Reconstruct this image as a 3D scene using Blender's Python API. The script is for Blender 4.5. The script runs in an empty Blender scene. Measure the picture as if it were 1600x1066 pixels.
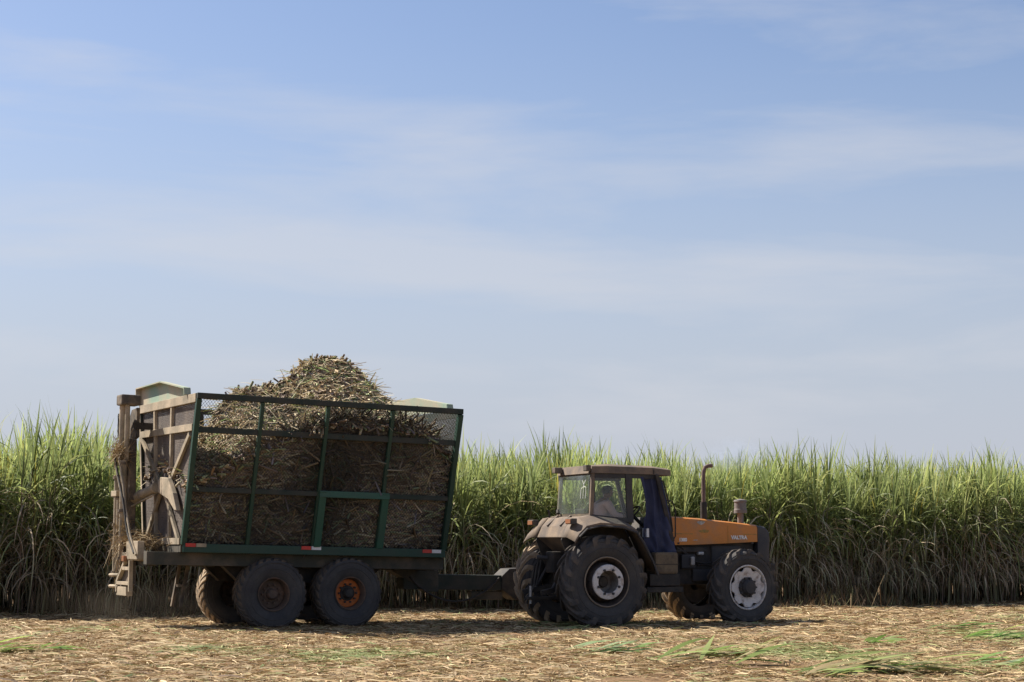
import bpy, bmesh, math, random
import numpy as np
from mathutils import Vector, Matrix, Euler
R = math.radians
scene = bpy.context.scene
COL = scene.collection
random.seed(7)
rng = np.random.default_rng(11)

# ------------------------------------------------------------------ camera
CAM_H = 1.56
cam_d = bpy.data.cameras.new('camera')
cam_d.sensor_width = 36.0
cam_d.lens = 2850.0 * 36.0 / 1600.0
cam_d.clip_start = 0.1
cam_d.clip_end = 20000.0
cam = bpy.data.objects.new('camera', cam_d)
cam.location = (0, 0, CAM_H)
cam.rotation_euler = (R(90) + math.atan2(843 - 533, 2850), 0, 0)
COL.objects.link(cam)
scene.camera = cam
scene.render.resolution_x, scene.render.resolution_y = 1024, 682

# ------------------------------------------------------------------ sky and sun
SUN_EL = R(46.0)
SUN_AZ = R(150.0)                       # angle from +X towards +Y
SUN = Vector((math.cos(SUN_EL) * math.cos(SUN_AZ), math.cos(SUN_EL) * math.sin(SUN_AZ), math.sin(SUN_EL)))
world = bpy.data.worlds.new('World')
scene.world = world
world.use_nodes = True
wt = world.node_tree
for n in list(wt.nodes):
    wt.nodes.remove(n)
w_out = wt.nodes.new('ShaderNodeOutputWorld')
w_bg = wt.nodes.new('ShaderNodeBackground')
w_bg.inputs['Strength'].default_value = 0.077
w_sky = wt.nodes.new('ShaderNodeTexSky')
w_sky.sky_type = 'NISHITA'
w_sky.sun_disc = False
w_sky.sun_elevation = SUN_EL
w_sky.sun_rotation = math.atan2(SUN.x, SUN.y)
w_sky.altitude = 0.0
w_sky.air_density = 1.0
w_sky.dust_density = 1.0
w_sky.ozone_density = 3.0
w_tc = wt.nodes.new('ShaderNodeTexCoord')
w_map = wt.nodes.new('ShaderNodeMapping')
w_map.inputs['Scale'].default_value = (2.2, 2.2, 13.0)
w_map.inputs['Location'].default_value = (4.4, 5.1, 0.50)
w_map.inputs['Rotation'].default_value = (0.0, R(3.0), R(20))
w_n = wt.nodes.new('ShaderNodeTexNoise')
w_n.inputs['Scale'].default_value = 1.5
w_n.inputs['Detail'].default_value = 7.0
w_n.inputs['Roughness'].default_value = 0.55
w_n.inputs['Distortion'].default_value = 0.35
w_r = wt.nodes.new('ShaderNodeValToRGB')
w_r.color_ramp.elements[0].position = 0.46
w_r.color_ramp.elements[1].position = 0.68
w_r.color_ramp.elements[0].color = (0, 0, 0, 1)
w_r.color_ramp.elements[1].color = (0.45, 0.45, 0.45, 1)
w_mix = wt.nodes.new('ShaderNodeMixRGB')
w_tint = wt.nodes.new('ShaderNodeMixRGB'); w_tint.blend_type = 'MULTIPLY'; w_tint.inputs['Fac'].default_value = 1.0
w_tint.inputs['Color2'].default_value = (0.86, 0.82, 0.86, 1)
w_mix.inputs['Color2'].default_value = (4.65, 4.68, 4.95, 1)
L = wt.links.new
L(w_tc.outputs['Generated'], w_map.inputs['Vector'])
L(w_map.outputs['Vector'], w_n.inputs['Vector'])
L(w_n.outputs['Fac'], w_r.inputs['Fac'])
w_sep = wt.nodes.new('ShaderNodeSeparateXYZ')
w_veil = wt.nodes.new('ShaderNodeMapRange'); w_veil.interpolation_type = 'SMOOTHSTEP'
w_veil.inputs['From Min'].default_value = 0.0; w_veil.inputs['From Max'].default_value = 0.30
w_veil.inputs['To Min'].default_value = 0.92; w_veil.inputs['To Max'].default_value = 0.03
w_veil2 = wt.nodes.new('ShaderNodeMixRGB'); w_veil2.inputs['Color2'].default_value = (3.55, 3.78, 4.4, 1)
L(w_tc.outputs['Generated'], w_sep.inputs['Vector']); L(w_sep.outputs['Z'], w_veil.inputs['Value'])
L(w_veil.outputs['Result'], w_veil2.inputs['Fac']); L(w_sky.outputs['Color'], w_tint.inputs['Color1']); L(w_tint.outputs['Color'], w_veil2.inputs['Color1'])
L(w_r.outputs['Color'], w_mix.inputs['Fac'])
L(w_veil2.outputs['Color'], w_mix.inputs['Color1'])
L(w_mix.outputs['Color'], w_bg.inputs['Color'])
L(w_bg.outputs['Background'], w_out.inputs['Surface'])

sun_d = bpy.data.lights.new('sun', 'SUN')
sun_d.energy = 5.0
sun_d.angle = R(0.53)
sun_d.color = (1.0, 0.93, 0.82)
sun_o = bpy.data.objects.new('sun', sun_d)
sun_o.rotation_euler = SUN.to_track_quat('Z', 'Y').to_euler()
sun_o.location = (0, 0, 50)
COL.objects.link(sun_o)

scene.view_settings.view_transform = 'Standard'
scene.view_settings.look = 'None'
scene.view_settings.gamma = 1.0
scene.view_settings.exposure = 0.95
scene.cycles.use_denoising = True
scene.cycles.max_bounces = 6
scene.cycles.diffuse_bounces = 3
scene.cycles.glossy_bounces = 2
scene.cycles.volume_bounces = 0
scene.cycles.transparent_max_bounces = 12

# ------------------------------------------------------------------ materials
def new_mat(name):
    m = bpy.data.materials.new(name)
    m.use_nodes = True
    nt = m.node_tree
    b = nt.nodes['Principled BSDF']
    return m, nt, b

def mat_paint(name, col, col2=None, rough=0.6, scale=3.0, lo=0.4, hi=0.7, metal=0.0, bump=0.15, fine=0.12, spec=0.4):
    """paint / steel / rubber with a second colour (dust, rust) in uneven patches"""
    m, nt, b = new_mat(name)
    tc = nt.nodes.new('ShaderNodeTexCoord')
    n = nt.nodes.new('ShaderNodeTexNoise'); n.inputs['Scale'].default_value = scale
    n.inputs['Detail'].default_value = 8; n.inputs['Roughness'].default_value = 0.62
    r = nt.nodes.new('ShaderNodeValToRGB')
    r.color_ramp.elements[0].position = lo; r.color_ramp.elements[1].position = hi
    c2 = col2 or tuple(c * 0.75 for c in col)
    r.color_ramp.elements[0].color = (*col, 1); r.color_ramp.elements[1].color = (*c2, 1)
    n2 = nt.nodes.new('ShaderNodeTexNoise'); n2.inputs['Scale'].default_value = 45; n2.inputs['Detail'].default_value = 4
    mx = nt.nodes.new('ShaderNodeMixRGB'); mx.blend_type = 'MULTIPLY'; mx.inputs['Fac'].default_value = 1.0
    mr = nt.nodes.new('ShaderNodeMapRange')
    mr.inputs['To Min'].default_value = 1 - fine * 2; mr.inputs['To Max'].default_value = 1 + fine * 2
    bp = nt.nodes.new('ShaderNodeBump'); bp.inputs['Strength'].default_value = bump; bp.inputs['Distance'].default_value = 0.01
    l = nt.links.new
    l(tc.outputs['Object'], n.inputs['Vector']); l(tc.outputs['Object'], n2.inputs['Vector'])
    l(n.outputs['Fac'], r.inputs['Fac']); l(n2.outputs['Fac'], mr.inputs['Value'])
    l(r.outputs['Color'], mx.inputs['Color1']); l(mr.outputs['Result'], mx.inputs['Color2'])
    l(mx.outputs['Color'], b.inputs['Base Color'])
    l(n2.outputs['Fac'], bp.inputs['Height']); l(bp.outputs['Normal'], b.inputs['Normal'])
    b.inputs['Roughness'].default_value = rough; b.inputs['Metallic'].default_value = metal
    b.inputs['Specular IOR Level'].default_value = spec
    return m

def mat_leaf(name, transl=0.45, rough=0.45, var=0.25, spec=0.3):
    """colour comes from the leaf's own colour attribute, light passes through the blade"""
    m, nt, b = new_mat(name)
    l = nt.links.new
    at = nt.nodes.new('ShaderNodeAttribute'); at.attribute_name = 'Col'
    oi = nt.nodes.new('ShaderNodeObjectInfo')
    mr = nt.nodes.new('ShaderNodeMapRange'); mr.inputs['To Min'].default_value = 1 - var; mr.inputs['To Max'].default_value = 1 + var
    mx = nt.nodes.new('ShaderNodeMixRGB'); mx.blend_type = 'MULTIPLY'; mx.inputs['Fac'].default_value = 1
    l(oi.outputs['Random'], mr.inputs['Value'])
    l(at.outputs['Color'], mx.inputs['Color1']); l(mr.outputs['Result'], mx.inputs['Color2'])
    l(mx.outputs['Color'], b.inputs['Base Color'])
    b.inputs['Roughness'].default_value = rough; b.inputs['Specular IOR Level'].default_value = spec
    out = nt.nodes['Material Output']
    if transl > 0:
        tr = nt.nodes.new('ShaderNodeBsdfTranslucent')
        ms = nt.nodes.new('ShaderNodeMixShader'); ms.inputs['Fac'].default_value = transl
        l(mx.outputs['Color'], tr.inputs['Color'])
        l(b.outputs['BSDF'], ms.inputs[1]); l(tr.outputs['BSDF'], ms.inputs[2])
        l(ms.outputs['Shader'], out.inputs['Surface'])
    return m

def mat_glass(name, dust=0.2, tint=(0.94, 0.97, 0.96), dcol=(0.45, 0.45, 0.4)):
    m, nt, b = new_mat(name)
    l = nt.links.new
    out = nt.nodes['Material Output']
    tr = nt.nodes.new('ShaderNodeBsdfTransparent'); tr.inputs['Color'].default_value = (*tint, 1)
    gl = nt.nodes.new('ShaderNodeBsdfGlossy'); gl.inputs['Roughness'].default_value = 0.03
    df = nt.nodes.new('ShaderNodeBsdfDiffuse'); df.inputs['Color'].default_value = (*dcol, 1)
    lw = nt.nodes.new('ShaderNodeLayerWeight'); lw.inputs['Blend'].default_value = 0.5
    fp = nt.nodes.new('ShaderNodeMath'); fp.operation = 'POWER'; fp.inputs[1].default_value = 4.0
    fr = nt.nodes.new('ShaderNodeMapRange'); fr.inputs['To Min'].default_value = 0.03; fr.inputs['To Max'].default_value = 0.5
    l(lw.outputs['Facing'], fp.inputs[0]); l(fp.outputs['Value'], fr.inputs['Value'])
    m1 = nt.nodes.new('ShaderNodeMixShader'); m2 = nt.nodes.new('ShaderNodeMixShader')
    tc = nt.nodes.new('ShaderNodeTexCoord')
    n = nt.nodes.new('ShaderNodeTexNoise'); n.inputs['Scale'].default_value = 2.0; n.inputs['Detail'].default_value = 2
    mr = nt.nodes.new('ShaderNodeMapRange'); mr.inputs['From Min'].default_value = 0.3; mr.inputs['From Max'].default_value = 0.7
    mr.inputs['To Min'].default_value = dust * 0.5; mr.inputs['To Max'].default_value = dust * 1.6
    l(tc.outputs['Object'], n.inputs['Vector']); l(n.outputs['Fac'], mr.inputs['Value'])
    l(fr.outputs['Result'], m1.inputs['Fac']); l(tr.outputs['BSDF'], m1.inputs[1]); l(gl.outputs['BSDF'], m1.inputs[2])
    l(mr.outputs['Result'], m2.inputs['Fac']); l(m1.outputs['Shader'], m2.inputs[1]); l(df.outputs['BSDF'], m2.inputs[2])
    l(m2.outputs['Shader'], out.inputs['Surface'])
    return m

DUST = (0.33, 0.235, 0.15)
M = {}
M['green'] = mat_paint('green_paint', (0.012, 0.046, 0.031), (0.022, 0.045, 0.032), rough=0.55, scale=2.5)
M['green_dark'] = mat_paint('green_paint_worn', (0.018, 0.030, 0.023), (0.055, 0.047, 0.038), rough=0.75, scale=2.5)
M['chassis'] = mat_paint('chassis_paint', (0.045, 0.047, 0.038), (0.14, 0.11, 0.08), rough=0.9, scale=2.0, lo=0.42, hi=0.75)
M['dusty'] = mat_paint('dusty_steel', (0.21, 0.18, 0.13), (0.43, 0.345, 0.245), rough=0.9, scale=2.4, lo=0.36, hi=0.64, fine=0.18)
M['dusty_dark'] = mat_paint('dusty_dark_steel', (0.075, 0.065, 0.055), (0.30, 0.225, 0.155), rough=0.85, scale=3.5, lo=0.42, hi=0.75)
M['hood_green'] = mat_paint('faded_green_sheet', (0.25, 0.34, 0.26), (0.40, 0.34, 0.245), rough=0.75, scale=0.9, lo=0.40, hi=0.60)
M['wire'] = mat_paint('mesh_wire', (0.03, 0.036, 0.032), (0.06, 0.052, 0.045), rough=0.8, scale=5)
M['plate'] = mat_paint('expanded_metal', (0.12, 0.10, 0.09), (0.20, 0.165, 0.138), rough=0.9, scale=3)
M['rubber'] = mat_paint('dusty_rubber', (0.048, 0.046, 0.047), (0.088, 0.081, 0.075), rough=0.9, scale=3, lo=0.35, hi=0.75, spec=0.25)
M['rubber_tan'] = mat_paint('mud_caked_rubber', (0.27, 0.20, 0.135), (0.40, 0.31, 0.22), rough=0.95, scale=6, lo=0.35, hi=0.65, spec=0.1)
M['orange_rim'] = mat_paint('orange_rim', (0.50, 0.13, 0.025), (0.22, 0.08, 0.03), rough=0.65, scale=8, lo=0.45, hi=0.7)
M['brown_rim'] = mat_paint('dusty_brown_rim', (0.075, 0.055, 0.042), (0.15, 0.09, 0.06), rough=0.85, scale=6)
M['white_rim'] = mat_paint('white_rim', (0.58, 0.55, 0.53), (0.22, 0.15, 0.11), rough=0.65, scale=8, lo=0.50, hi=0.72)
M['black'] = mat_paint('black_metal', (0.024, 0.022, 0.021), (0.065, 0.053, 0.043), rough=0.75, scale=5)
M['charcoal'] = mat_paint('charcoal_plastic', (0.034, 0.034, 0.038), (0.065, 0.057, 0.052), rough=0.7, scale=3)
M['cab_dust'] = mat_paint('dust_covered_cab', (0.105, 0.085, 0.073), (0.225, 0.165, 0.115), rough=0.88, scale=2.6, lo=0.36, hi=0.66)
M['orange'] = mat_paint('orange_paint', (0.52, 0.19, 0.032), (0.37, 0.185, 0.08), rough=0.5, scale=3.4, lo=0.46, hi=0.74, fine=0.09, bump=0.05)
M['stain'] = mat_paint('bare_patch', (0.48, 0.46, 0.46), (0.22, 0.19, 0.11), rough=0.7, scale=18)
M['olive_stain'] = mat_paint('olive_stain', (0.24, 0.19, 0.06), (0.45, 0.2, 0.04), rough=0.7, scale=14)
M['rust'] = mat_paint('rusty_pipe', (0.13, 0.085, 0.075), (0.20, 0.13, 0.11), rough=0.85, scale=7)
M['canister'] = mat_paint('canister_grey', (0.15, 0.14, 0.135), (0.20, 0.15, 0.12), rough=0.7, scale=6)
M['tan_tank'] = mat_paint('dirty_tan_tank', (0.16, 0.12, 0.075), (0.08, 0.062, 0.045), rough=0.8, scale=6)
M['steel'] = mat_paint('bare_steel', (0.45, 0.44, 0.43), (0.25, 0.22, 0.2), rough=0.45, scale=9, metal=0.3)
M['white'] = mat_paint('white_lettering', (0.75, 0.75, 0.74), (0.6, 0.58, 0.55), rough=0.5)
M['red_reflector'] = mat_paint('red_reflector', (0.50, 0.025, 0.02), (0.4, 0.03, 0.02), rough=0.3)
M['white_reflector'] = mat_paint('white_reflector', (0.62, 0.62, 0.63), (0.5, 0.5, 0.5), rough=0.3)
M['lamp'] = mat_paint('lamp_lens', (0.35, 0.12, 0.06), (0.3, 0.2, 0.12), rough=0.3)
M['cloth'] = mat_paint('navy_cloth', (0.040, 0.046, 0.088), (0.060, 0.068, 0.12), rough=0.9, scale=2.5, bump=0.05, fine=0.05, spec=0.1)
M['skin'] = mat_paint('skin', (0.16, 0.085, 0.055), (0.15, 0.08, 0.05), rough=0.55, fine=0.02, bump=0.02)
M['shirt'] = mat_paint('pink_shirt', (0.50, 0.35, 0.335), (0.44, 0.31, 0.30), rough=0.9, fine=0.03, bump=0.05)
M['trousers'] = mat_paint('dark_trousers', (0.05, 0.05, 0.07), (0.06, 0.06, 0.08), rough=0.9)
M['hair'] = mat_paint('dark_hair', (0.015, 0.012, 0.011), (0.02, 0.016, 0.014), rough=0.7)
M['glass'] = mat_glass('cab_glass', 0.03)
M['glass_dusty'] = mat_glass('dusty_rear_glass', 0.05, dcol=(0.5, 0.55, 0.55))
M['leaf'] = mat_leaf('cane_leaf', 0.5, rough=0.5, spec=0.22)
M['dry_leaf'] = mat_leaf('dry_cane_leaf', 0.35, rough=0.8, spec=0.1)
M['stalk'] = mat_leaf('cane_stalk', 0.0, rough=0.6)
M['straw'] = mat_leaf('straw', 0.12, rough=0.75, var=0.0, spec=0.2)
M['billet'] = mat_leaf('billet', 0.0, rough=0.7, var=0.0, spec=0.2)

# ------------------------------------------------------------------ helpers
def tag(o, label, cat, group=None, kind=None):
    if label: o['label'] = label
    if cat: o['category'] = cat
    if group: o['group'] = group
    if kind: o['kind'] = kind
    return o

def empty(name, parent=None, loc=(0, 0, 0), rot=(0, 0, 0)):
    o = bpy.data.objects.new(name, None)
    o.empty_display_size = 0.2
    COL.objects.link(o)
    o.parent = parent
    o.location = loc; o.rotation_euler = rot
    return o

class MB:
    def __init__(s):
        s.v = []; s.f = []; s.c = []
    def add(s, vs, fs):
        b = len(s.v)
        s.v += [tuple(v) for v in vs]
        s.f += [tuple(b + i for i in f) for f in fs]
        return s
    def hexa(s, p):            # 8 points: bottom 4 ccw, top 4 ccw
        return s.add(p, [(3, 2, 1, 0), (4, 5, 6, 7), (0, 1, 5, 4), (1, 2, 6, 5), (2, 3, 7, 6), (3, 0, 4, 7)])
    def box(s, x0, x1, y0, y1, z0, z1):
        return s.hexa([(x0, y0, z0), (x1, y0, z0), (x1, y1, z0), (x0, y1, z0), (x0, y0, z1), (x1, y0, z1), (x1, y1, z1), (x0, y1, z1)])
    def bar(s, p, q, w, h, up=(0, 0, 1)):
        p, q = Vector(p), Vector(q)
        d = (q - p).normalized(); u = Vector(up)
        sd = d.cross(u)
        if sd.length < 1e-4: sd = d.cross(Vector((1, 0, 0)))
        sd.normalize(); u = sd.cross(d).normalized()
        a, b = sd * w / 2, u * h / 2
        return s.hexa([p - a - b, p + a - b, q + a - b, q - a - b, p - a + b, p + a + b, q + a + b, q - a + b])
    def tube(s, pts, r, n=10, caps=True):
        pts = [Vector(p) for p in pts]
        rs = r if isinstance(r, (list, tuple)) else [r] * len(pts)
        b = len(s.v); ref = None
        for i, p in enumerate(pts):
            d = (pts[min(i + 1, len(pts) - 1)] - pts[max(i - 1, 0)]).normalized()
            if ref is None:
                ref = d.orthogonal().normalized()
            ref = (ref - d * ref.dot(d)).normalized()
            e = d.cross(ref)
            for k in range(n):
                a = 2 * math.pi * k / n
                s.v.append(tuple(p + (ref * math.cos(a) + e * math.sin(a)) * rs[i]))
        for i in range(len(pts) - 1):
            for k in range(n):
                s.f.append((b + i * n + k, b + i * n + (k + 1) % n, b + (i + 1) * n + (k + 1) % n, b + (i + 1) * n + k))
        if caps:
            s.f.append(tuple(b + k for k in range(n))[::-1])
            s.f.append(tuple(b + (len(pts) - 1) * n + k for k in range(n)))
        return s
    def lathe(s, prof, n=40, axis='y', close=False):   # prof: list of (radius, height along the axis)
        b = len(s.v); m = len(prof)
        for k in range(n):
            a = 2 * math.pi * k / n
            for r, h in prof:
                if axis == 'y': s.v.append((r * math.cos(a), h, r * math.sin(a)))
                else: s.v.append((r * math.cos(a), r * math.sin(a), h))
        for k in range(n):
            k2 = (k + 1) % n
            for i in range(m - 1 if not close else m):
                j = (i + 1) % m
                s.f.append((b + k * m + i, b + k * m + j, b + k2 * m + j, b + k2 * m + i))
        return s
    def prism(s, poly, y0, y1, axis='y'):  # poly in xz (axis y), yz (axis x) or xy (axis z)
        n = len(poly)
        def P(a, b_, t): return {'y': (a, t, b_), 'x': (t, a, b_), 'z': (a, b_, t)}[axis]
        vs = [P(a, c, y0) for a, c in poly] + [P(a, c, y1) for a, c in poly]
        fs = [tuple(range(n)), tuple(range(2 * n - 1, n - 1, -1))] + [(i, i + n, (i + 1) % n + n, (i + 1) % n) for i in range(n)]
        return s.add(vs, fs)
    def build(s, name, mat, parent=None, smooth=None, bevel=0.0):
        me = bpy.data.meshes.new(name)
        me.from_pydata(s.v, [], s.f)
        bm = bmesh.new(); bm.from_mesh(me)
        bmesh.ops.recalc_face_normals(bm, faces=bm.faces)
        if bevel:
            eds = [e for e in bm.edges if len(e.link_faces) == 2 and e.calc_face_angle(0) > R(30)]
            bmesh.ops.bevel(bm, geom=eds, offset=bevel, segments=2, profile=0.6, affect='EDGES', clamp_overlap=True)
        if smooth is not None:
            for f in bm.faces: f.smooth = True
            for e in bm.edges:
                if len(e.link_faces) == 2 and e.calc_face_angle(0) > R(smooth): e.smooth = False
        bm.to_mesh(me); bm.free()
        me.materials.append(mat)
        o = bpy.data.objects.new(name, me)
        COL.objects.link(o); o.parent = parent
        return o

def np_mesh(name, V, Fq, mat, colors=None, smooth=False, parent=None):
    """fast mesh from numpy: V (n,3), Fq (m,k) all faces with k corners, colours per vertex"""
    me = bpy.data.meshes.new(name)
    k = Fq.shape[1]
    me.vertices.add(len(V)); me.vertices.foreach_set('co', V.astype(np.float32).ravel())
    me.loops.add(Fq.size); me.loops.foreach_set('vertex_index', Fq.astype(np.int32).ravel())
    me.polygons.add(len(Fq))
    me.polygons.foreach_set('loop_start', np.arange(0, Fq.size, k, dtype=np.int32))
    if smooth: me.polygons.foreach_set('use_smooth', np.ones(len(Fq), dtype=bool))
    me.update(calc_edges=True)
    if colors is not None:
        ca = me.color_attributes.new('Col', 'FLOAT_COLOR', 'POINT')
        c4 = np.concatenate([colors, np.ones((len(V), 1))], 1).astype(np.float32)
        ca.data.foreach_set('color', c4.ravel())
    me.materials.append(mat)
    o = bpy.data.objects.new(name, me)
    COL.objects.link(o); o.parent = parent
    return o

def smooth_noise(x, y, seed=0, freqs=((0.35, 1.0), (0.8, 0.5), (1.9, 0.25), (4.1, 0.12))):
    r = np.random.default_rng(seed); z = np.zeros_like(x, dtype=float)
    for f, a in freqs:
        for _ in range(4):
            th = r.uniform(0, 2 * math.pi); ph = r.uniform(0, 2 * math.pi); ff = f * r.uniform(0.7, 1.4)
            z += a * 0.4 * np.sin((x * math.cos(th) + y * math.sin(th)) * ff * 2 + ph)
    return z

# ------------------------------------------------------------------ ground
def ground_z(x, y):
    x = np.asarray(x, float); y = np.asarray(y, float)
    n = smooth_noise(x, y, 3)
    # rougher in the foreground, rolled flat where the vehicles drive
    along = (y - 33.0) - 0.45 * (x + 1.0)
    flat = np.clip(np.abs(along + 0.2) / 3.0, 0.0, 1.0)
    near = np.clip((70 - np.hypot(x, y - 30)) / 20, 0, 1)
    return (0.035 * n - 0.01) * flat * near

xs = np.concatenate([-np.geomspace(40, 6000, 22)[::-1], np.arange(-39, 39.1, 0.3), np.geomspace(40, 6000, 22)])
ys = np.concatenate([-np.geomspace(1, 3000, 14)[::-1], np.arange(0, 14, 1.0), np.arange(14, 50, 0.3), np.geomspace(51, 9000, 26)])
gx, gy = np.meshgrid(xs, ys)
gv = np.stack([gx.ravel(), gy.ravel(), ground_z(gx, gy).ravel()], 1)
nx, ny = len(xs), len(ys)
idx = np.arange(nx * ny).reshape(ny, nx)
gf = np.stack([idx[:-1, :-1].ravel(), idx[:-1, 1:].ravel(), idx[1:, 1:].ravel(), idx[1:, :-1].ravel()], 1)
mg, nt, b = new_mat('dusty_soil')
tc = nt.nodes.new('ShaderNodeTexCoord')
n1 = nt.nodes.new('ShaderNodeTexNoise'); n1.inputs['Scale'].default_value = 0.7; n1.inputs['Detail'].default_value = 9
n2 = nt.nodes.new('ShaderNodeTexNoise'); n2.inputs['Scale'].default_value = 22; n2.inputs['Detail'].default_value = 6
r1 = nt.nodes.new('ShaderNodeValToRGB')
r1.color_ramp.elements[0].color = (0.15, 0.092, 0.05, 1); r1.color_ramp.elements[1].color = (0.26, 0.175, 0.10, 1)
r1.color_ramp.elements[0].position = 0.35; r1.color_ramp.elements[1].position = 0.65
mxg = nt.nodes.new('ShaderNodeMixRGB'); mxg.blend_type = 'MULTIPLY'; mxg.inputs['Fac'].default_value = 0.8
mrg = nt.nodes.new('ShaderNodeMapRange'); mrg.inputs['To Min'].default_value = 0.45; mrg.inputs['To Max'].default_value = 1.5
bpg = nt.nodes.new('ShaderNodeBump'); bpg.inputs['Strength'].default_value = 0.6; bpg.inputs['Distance'].default_value = 0.05
for a, c in ((tc.outputs['Object'], n1.inputs['Vector']), (tc.outputs['Object'], n2.inputs['Vector']), (n1.outputs['Fac'], r1.inputs['Fac']),
             (n2.outputs['Fac'], mrg.inputs['Value']), (r1.outputs['Color'], mxg.inputs['Color1']), (mrg.outputs['Result'], mxg.inputs['Color2']),
             (mxg.outputs['Color'], b.inputs['Base Color']), (n2.outputs['Fac'], bpg.inputs['Height']), (bpg.outputs['Normal'], b.inputs['Normal'])):
    nt.links.new(a, c)
b.inputs['Roughness'].default_value = 0.95; b.inputs['Specular IOR Level'].default_value = 0.1
go = np_mesh('ground', gv, gf, mg, smooth=True)
tag(go, 'dusty brown soil of the harvested field', 'ground', kind='structure')

# ------------------------------------------------------------------ strips (straw, leaves): numpy builder
def strips(P, yaw, length, width, lift, curl, tilt, col, side_bend=None):
    """bent three-section strips lying on points P; all inputs arrays of length n"""
    n = len(P)
    t = np.array([0, 0.34, 0.67, 1.0])
    d = np.stack([np.cos(yaw), np.sin(yaw)], 1); s = np.stack([-np.sin(yaw), np.cos(yaw)], 1)
    sb = side_bend if side_bend is not None else np.zeros(n)
    V = np.zeros((n, 4, 2, 3))
    for i, tt in enumerate(t):
        a = (tt - 0.5) * length
        bend = sb * (tt - 0.5) ** 2 * 4 * length
        cx = P[:, 0] + d[:, 0] * a + s[:, 0] * bend; cy = P[:, 1] + d[:, 1] * a + s[:, 1] * bend
        cz = P[:, 2] + lift + curl * length * (0.25 - (tt - 0.5) ** 2) * 4 * 0.25 + tilt * a
        w = width * (0.55 if i in (0, 3) else 1.0) * 0.5
        for j, sg_ in enumerate((-1, 1)):
            V[:, i, j, 0] = cx + s[:, 0] * w * sg_
            V[:, i, j, 1] = cy + s[:, 1] * w * sg_
            V[:, i, j, 2] = cz + sg_ * w * 0.5
    base = np.arange(n)[:, None] * 8
    q = np.concatenate([base + np.array([[2 * i, 2 * i + 1, 2 * i + 3, 2 * i + 2]]) for i in range(3)], 0)
    C = np.repeat(col, 8, 0)
    return V.reshape(-1, 3), q, C

STRAW_COL = np.array([(0.33, 0.235, 0.125), (0.40, 0.295, 0.16), (0.28, 0.185, 0.095), (0.21, 0.125, 0.065), (0.47, 0.37, 0.225), (0.31, 0.23, 0.14),
                      (0.27, 0.26, 0.115), (0.21, 0.245, 0.10), (0.13, 0.085, 0.055)])
def scatter_straw(n, y0, y1, seed, lmin, lmax, wmin, wmax, green_bias=0.0):
    r = np.random.default_rng(seed)
    # more blades near the camera, where each square metre shows larger
    y = y0 + (y1 - y0) * r.random(n) ** 1.25
    x = (r.random(n) * 2 - 1) * (0.36 * y + 1.0)
    pz = ground_z(x, y)
    patch = smooth_noise(x, y, 21)
    w = np.array([0.22, 0.18, 0.17, 0.10, 0.12, 0.10, 0.045, 0.03, 0.035]); w /= w.sum()
    ci = r.choice(len(STRAW_COL), n, p=w)
    gr = (patch + 0.05 * x - (y - 24) * 0.03 + green_bias + r.normal(0, 0.35, n)) > 0.95
    ci = np.where(gr, r.choice([6, 7], n), ci)
    col = STRAW_COL[ci] * r.uniform(0.75, 1.5, n)[:, None]
    bare = smooth_noise(x * 1.3, y * 0.8, 77) < r.uniform(-1.3, -0.35, n)
    pz = np.where(bare, pz - 0.2, pz)            # thinner cover in patches, soil shows
    Ln = lmin + (lmax - lmin) * r.random(n) ** 2
    return strips(np.stack([x, y, pz], 1), r.uniform(0, 2 * math.pi, n), Ln, r.uniform(wmin, wmax, n),
                  r.uniform(0.003, 0.035, n), r.uniform(0, 0.4, n), r.normal(0, 0.12, n), col, r.normal(0, 0.06, n))
parts = [scatter_straw(230000, 18.0, 31.5, 1, 0.05, 0.40, 0.0035, 0.013), scatter_straw(70000, 30.5, 46.0, 2, 0.08, 0.5, 0.007, 0.022),
         scatter_straw(22000, 18.0, 31.0, 4, 0.12, 0.6, 0.010, 0.028, 0.1)]
def upright_grass(n, seed):
    """dry blades standing along the foot of the cane"""
    r = np.random.default_rng(seed)
    t = r.uniform(-20, 24, n); dn = -np.abs(r.normal(0, 1.0, n)) * np.clip(0.8 + 0.6 * smooth_noise(t, 0 * t, 61), 0.2, 1.8) + 0.2
    a = math.radians(17.6)
    x = t * math.cos(a) - dn * math.sin(a); y = 41.9 + t * math.sin(a) + dn * math.cos(a)
    tall = np.clip(0.5 + 0.5 * smooth_noise(x, y, 44), 0.1, 1.2)
    ln = r.uniform(0.10, 0.75, n) * tall ** 1.5
    z = ground_z(x, y) + ln * 0.35
    col = STRAW_COL[r.choice([0, 2, 3, 6, 8], n)] * r.uniform(0.5, 0.95, n)[:, None]
    return strips(np.stack([x, y, z], 1), r.uniform(0, 6.28, n), ln * 0.7, r.uniform(0.006, 0.016, n), np.zeros(n), r.uniform(-0.5, 0.5, n), r.choice([-1, 1], n) * r.uniform(0.6, 2.2, n), col)
parts.append(upright_grass(38000, 9))
off = 0; VV, QQ, CC = [], [], []
for v, q, c in parts:
    VV.append(v); QQ.append(q + off); CC.append(c); off += len(v)
so_ = np_mesh('straw_litter', np.concatenate(VV), np.concatenate(QQ), M['straw'], np.concatenate(CC))
tag(so_, 'loose dry cane straw and trash spread over the ground', 'straw', kind='stuff')

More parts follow.
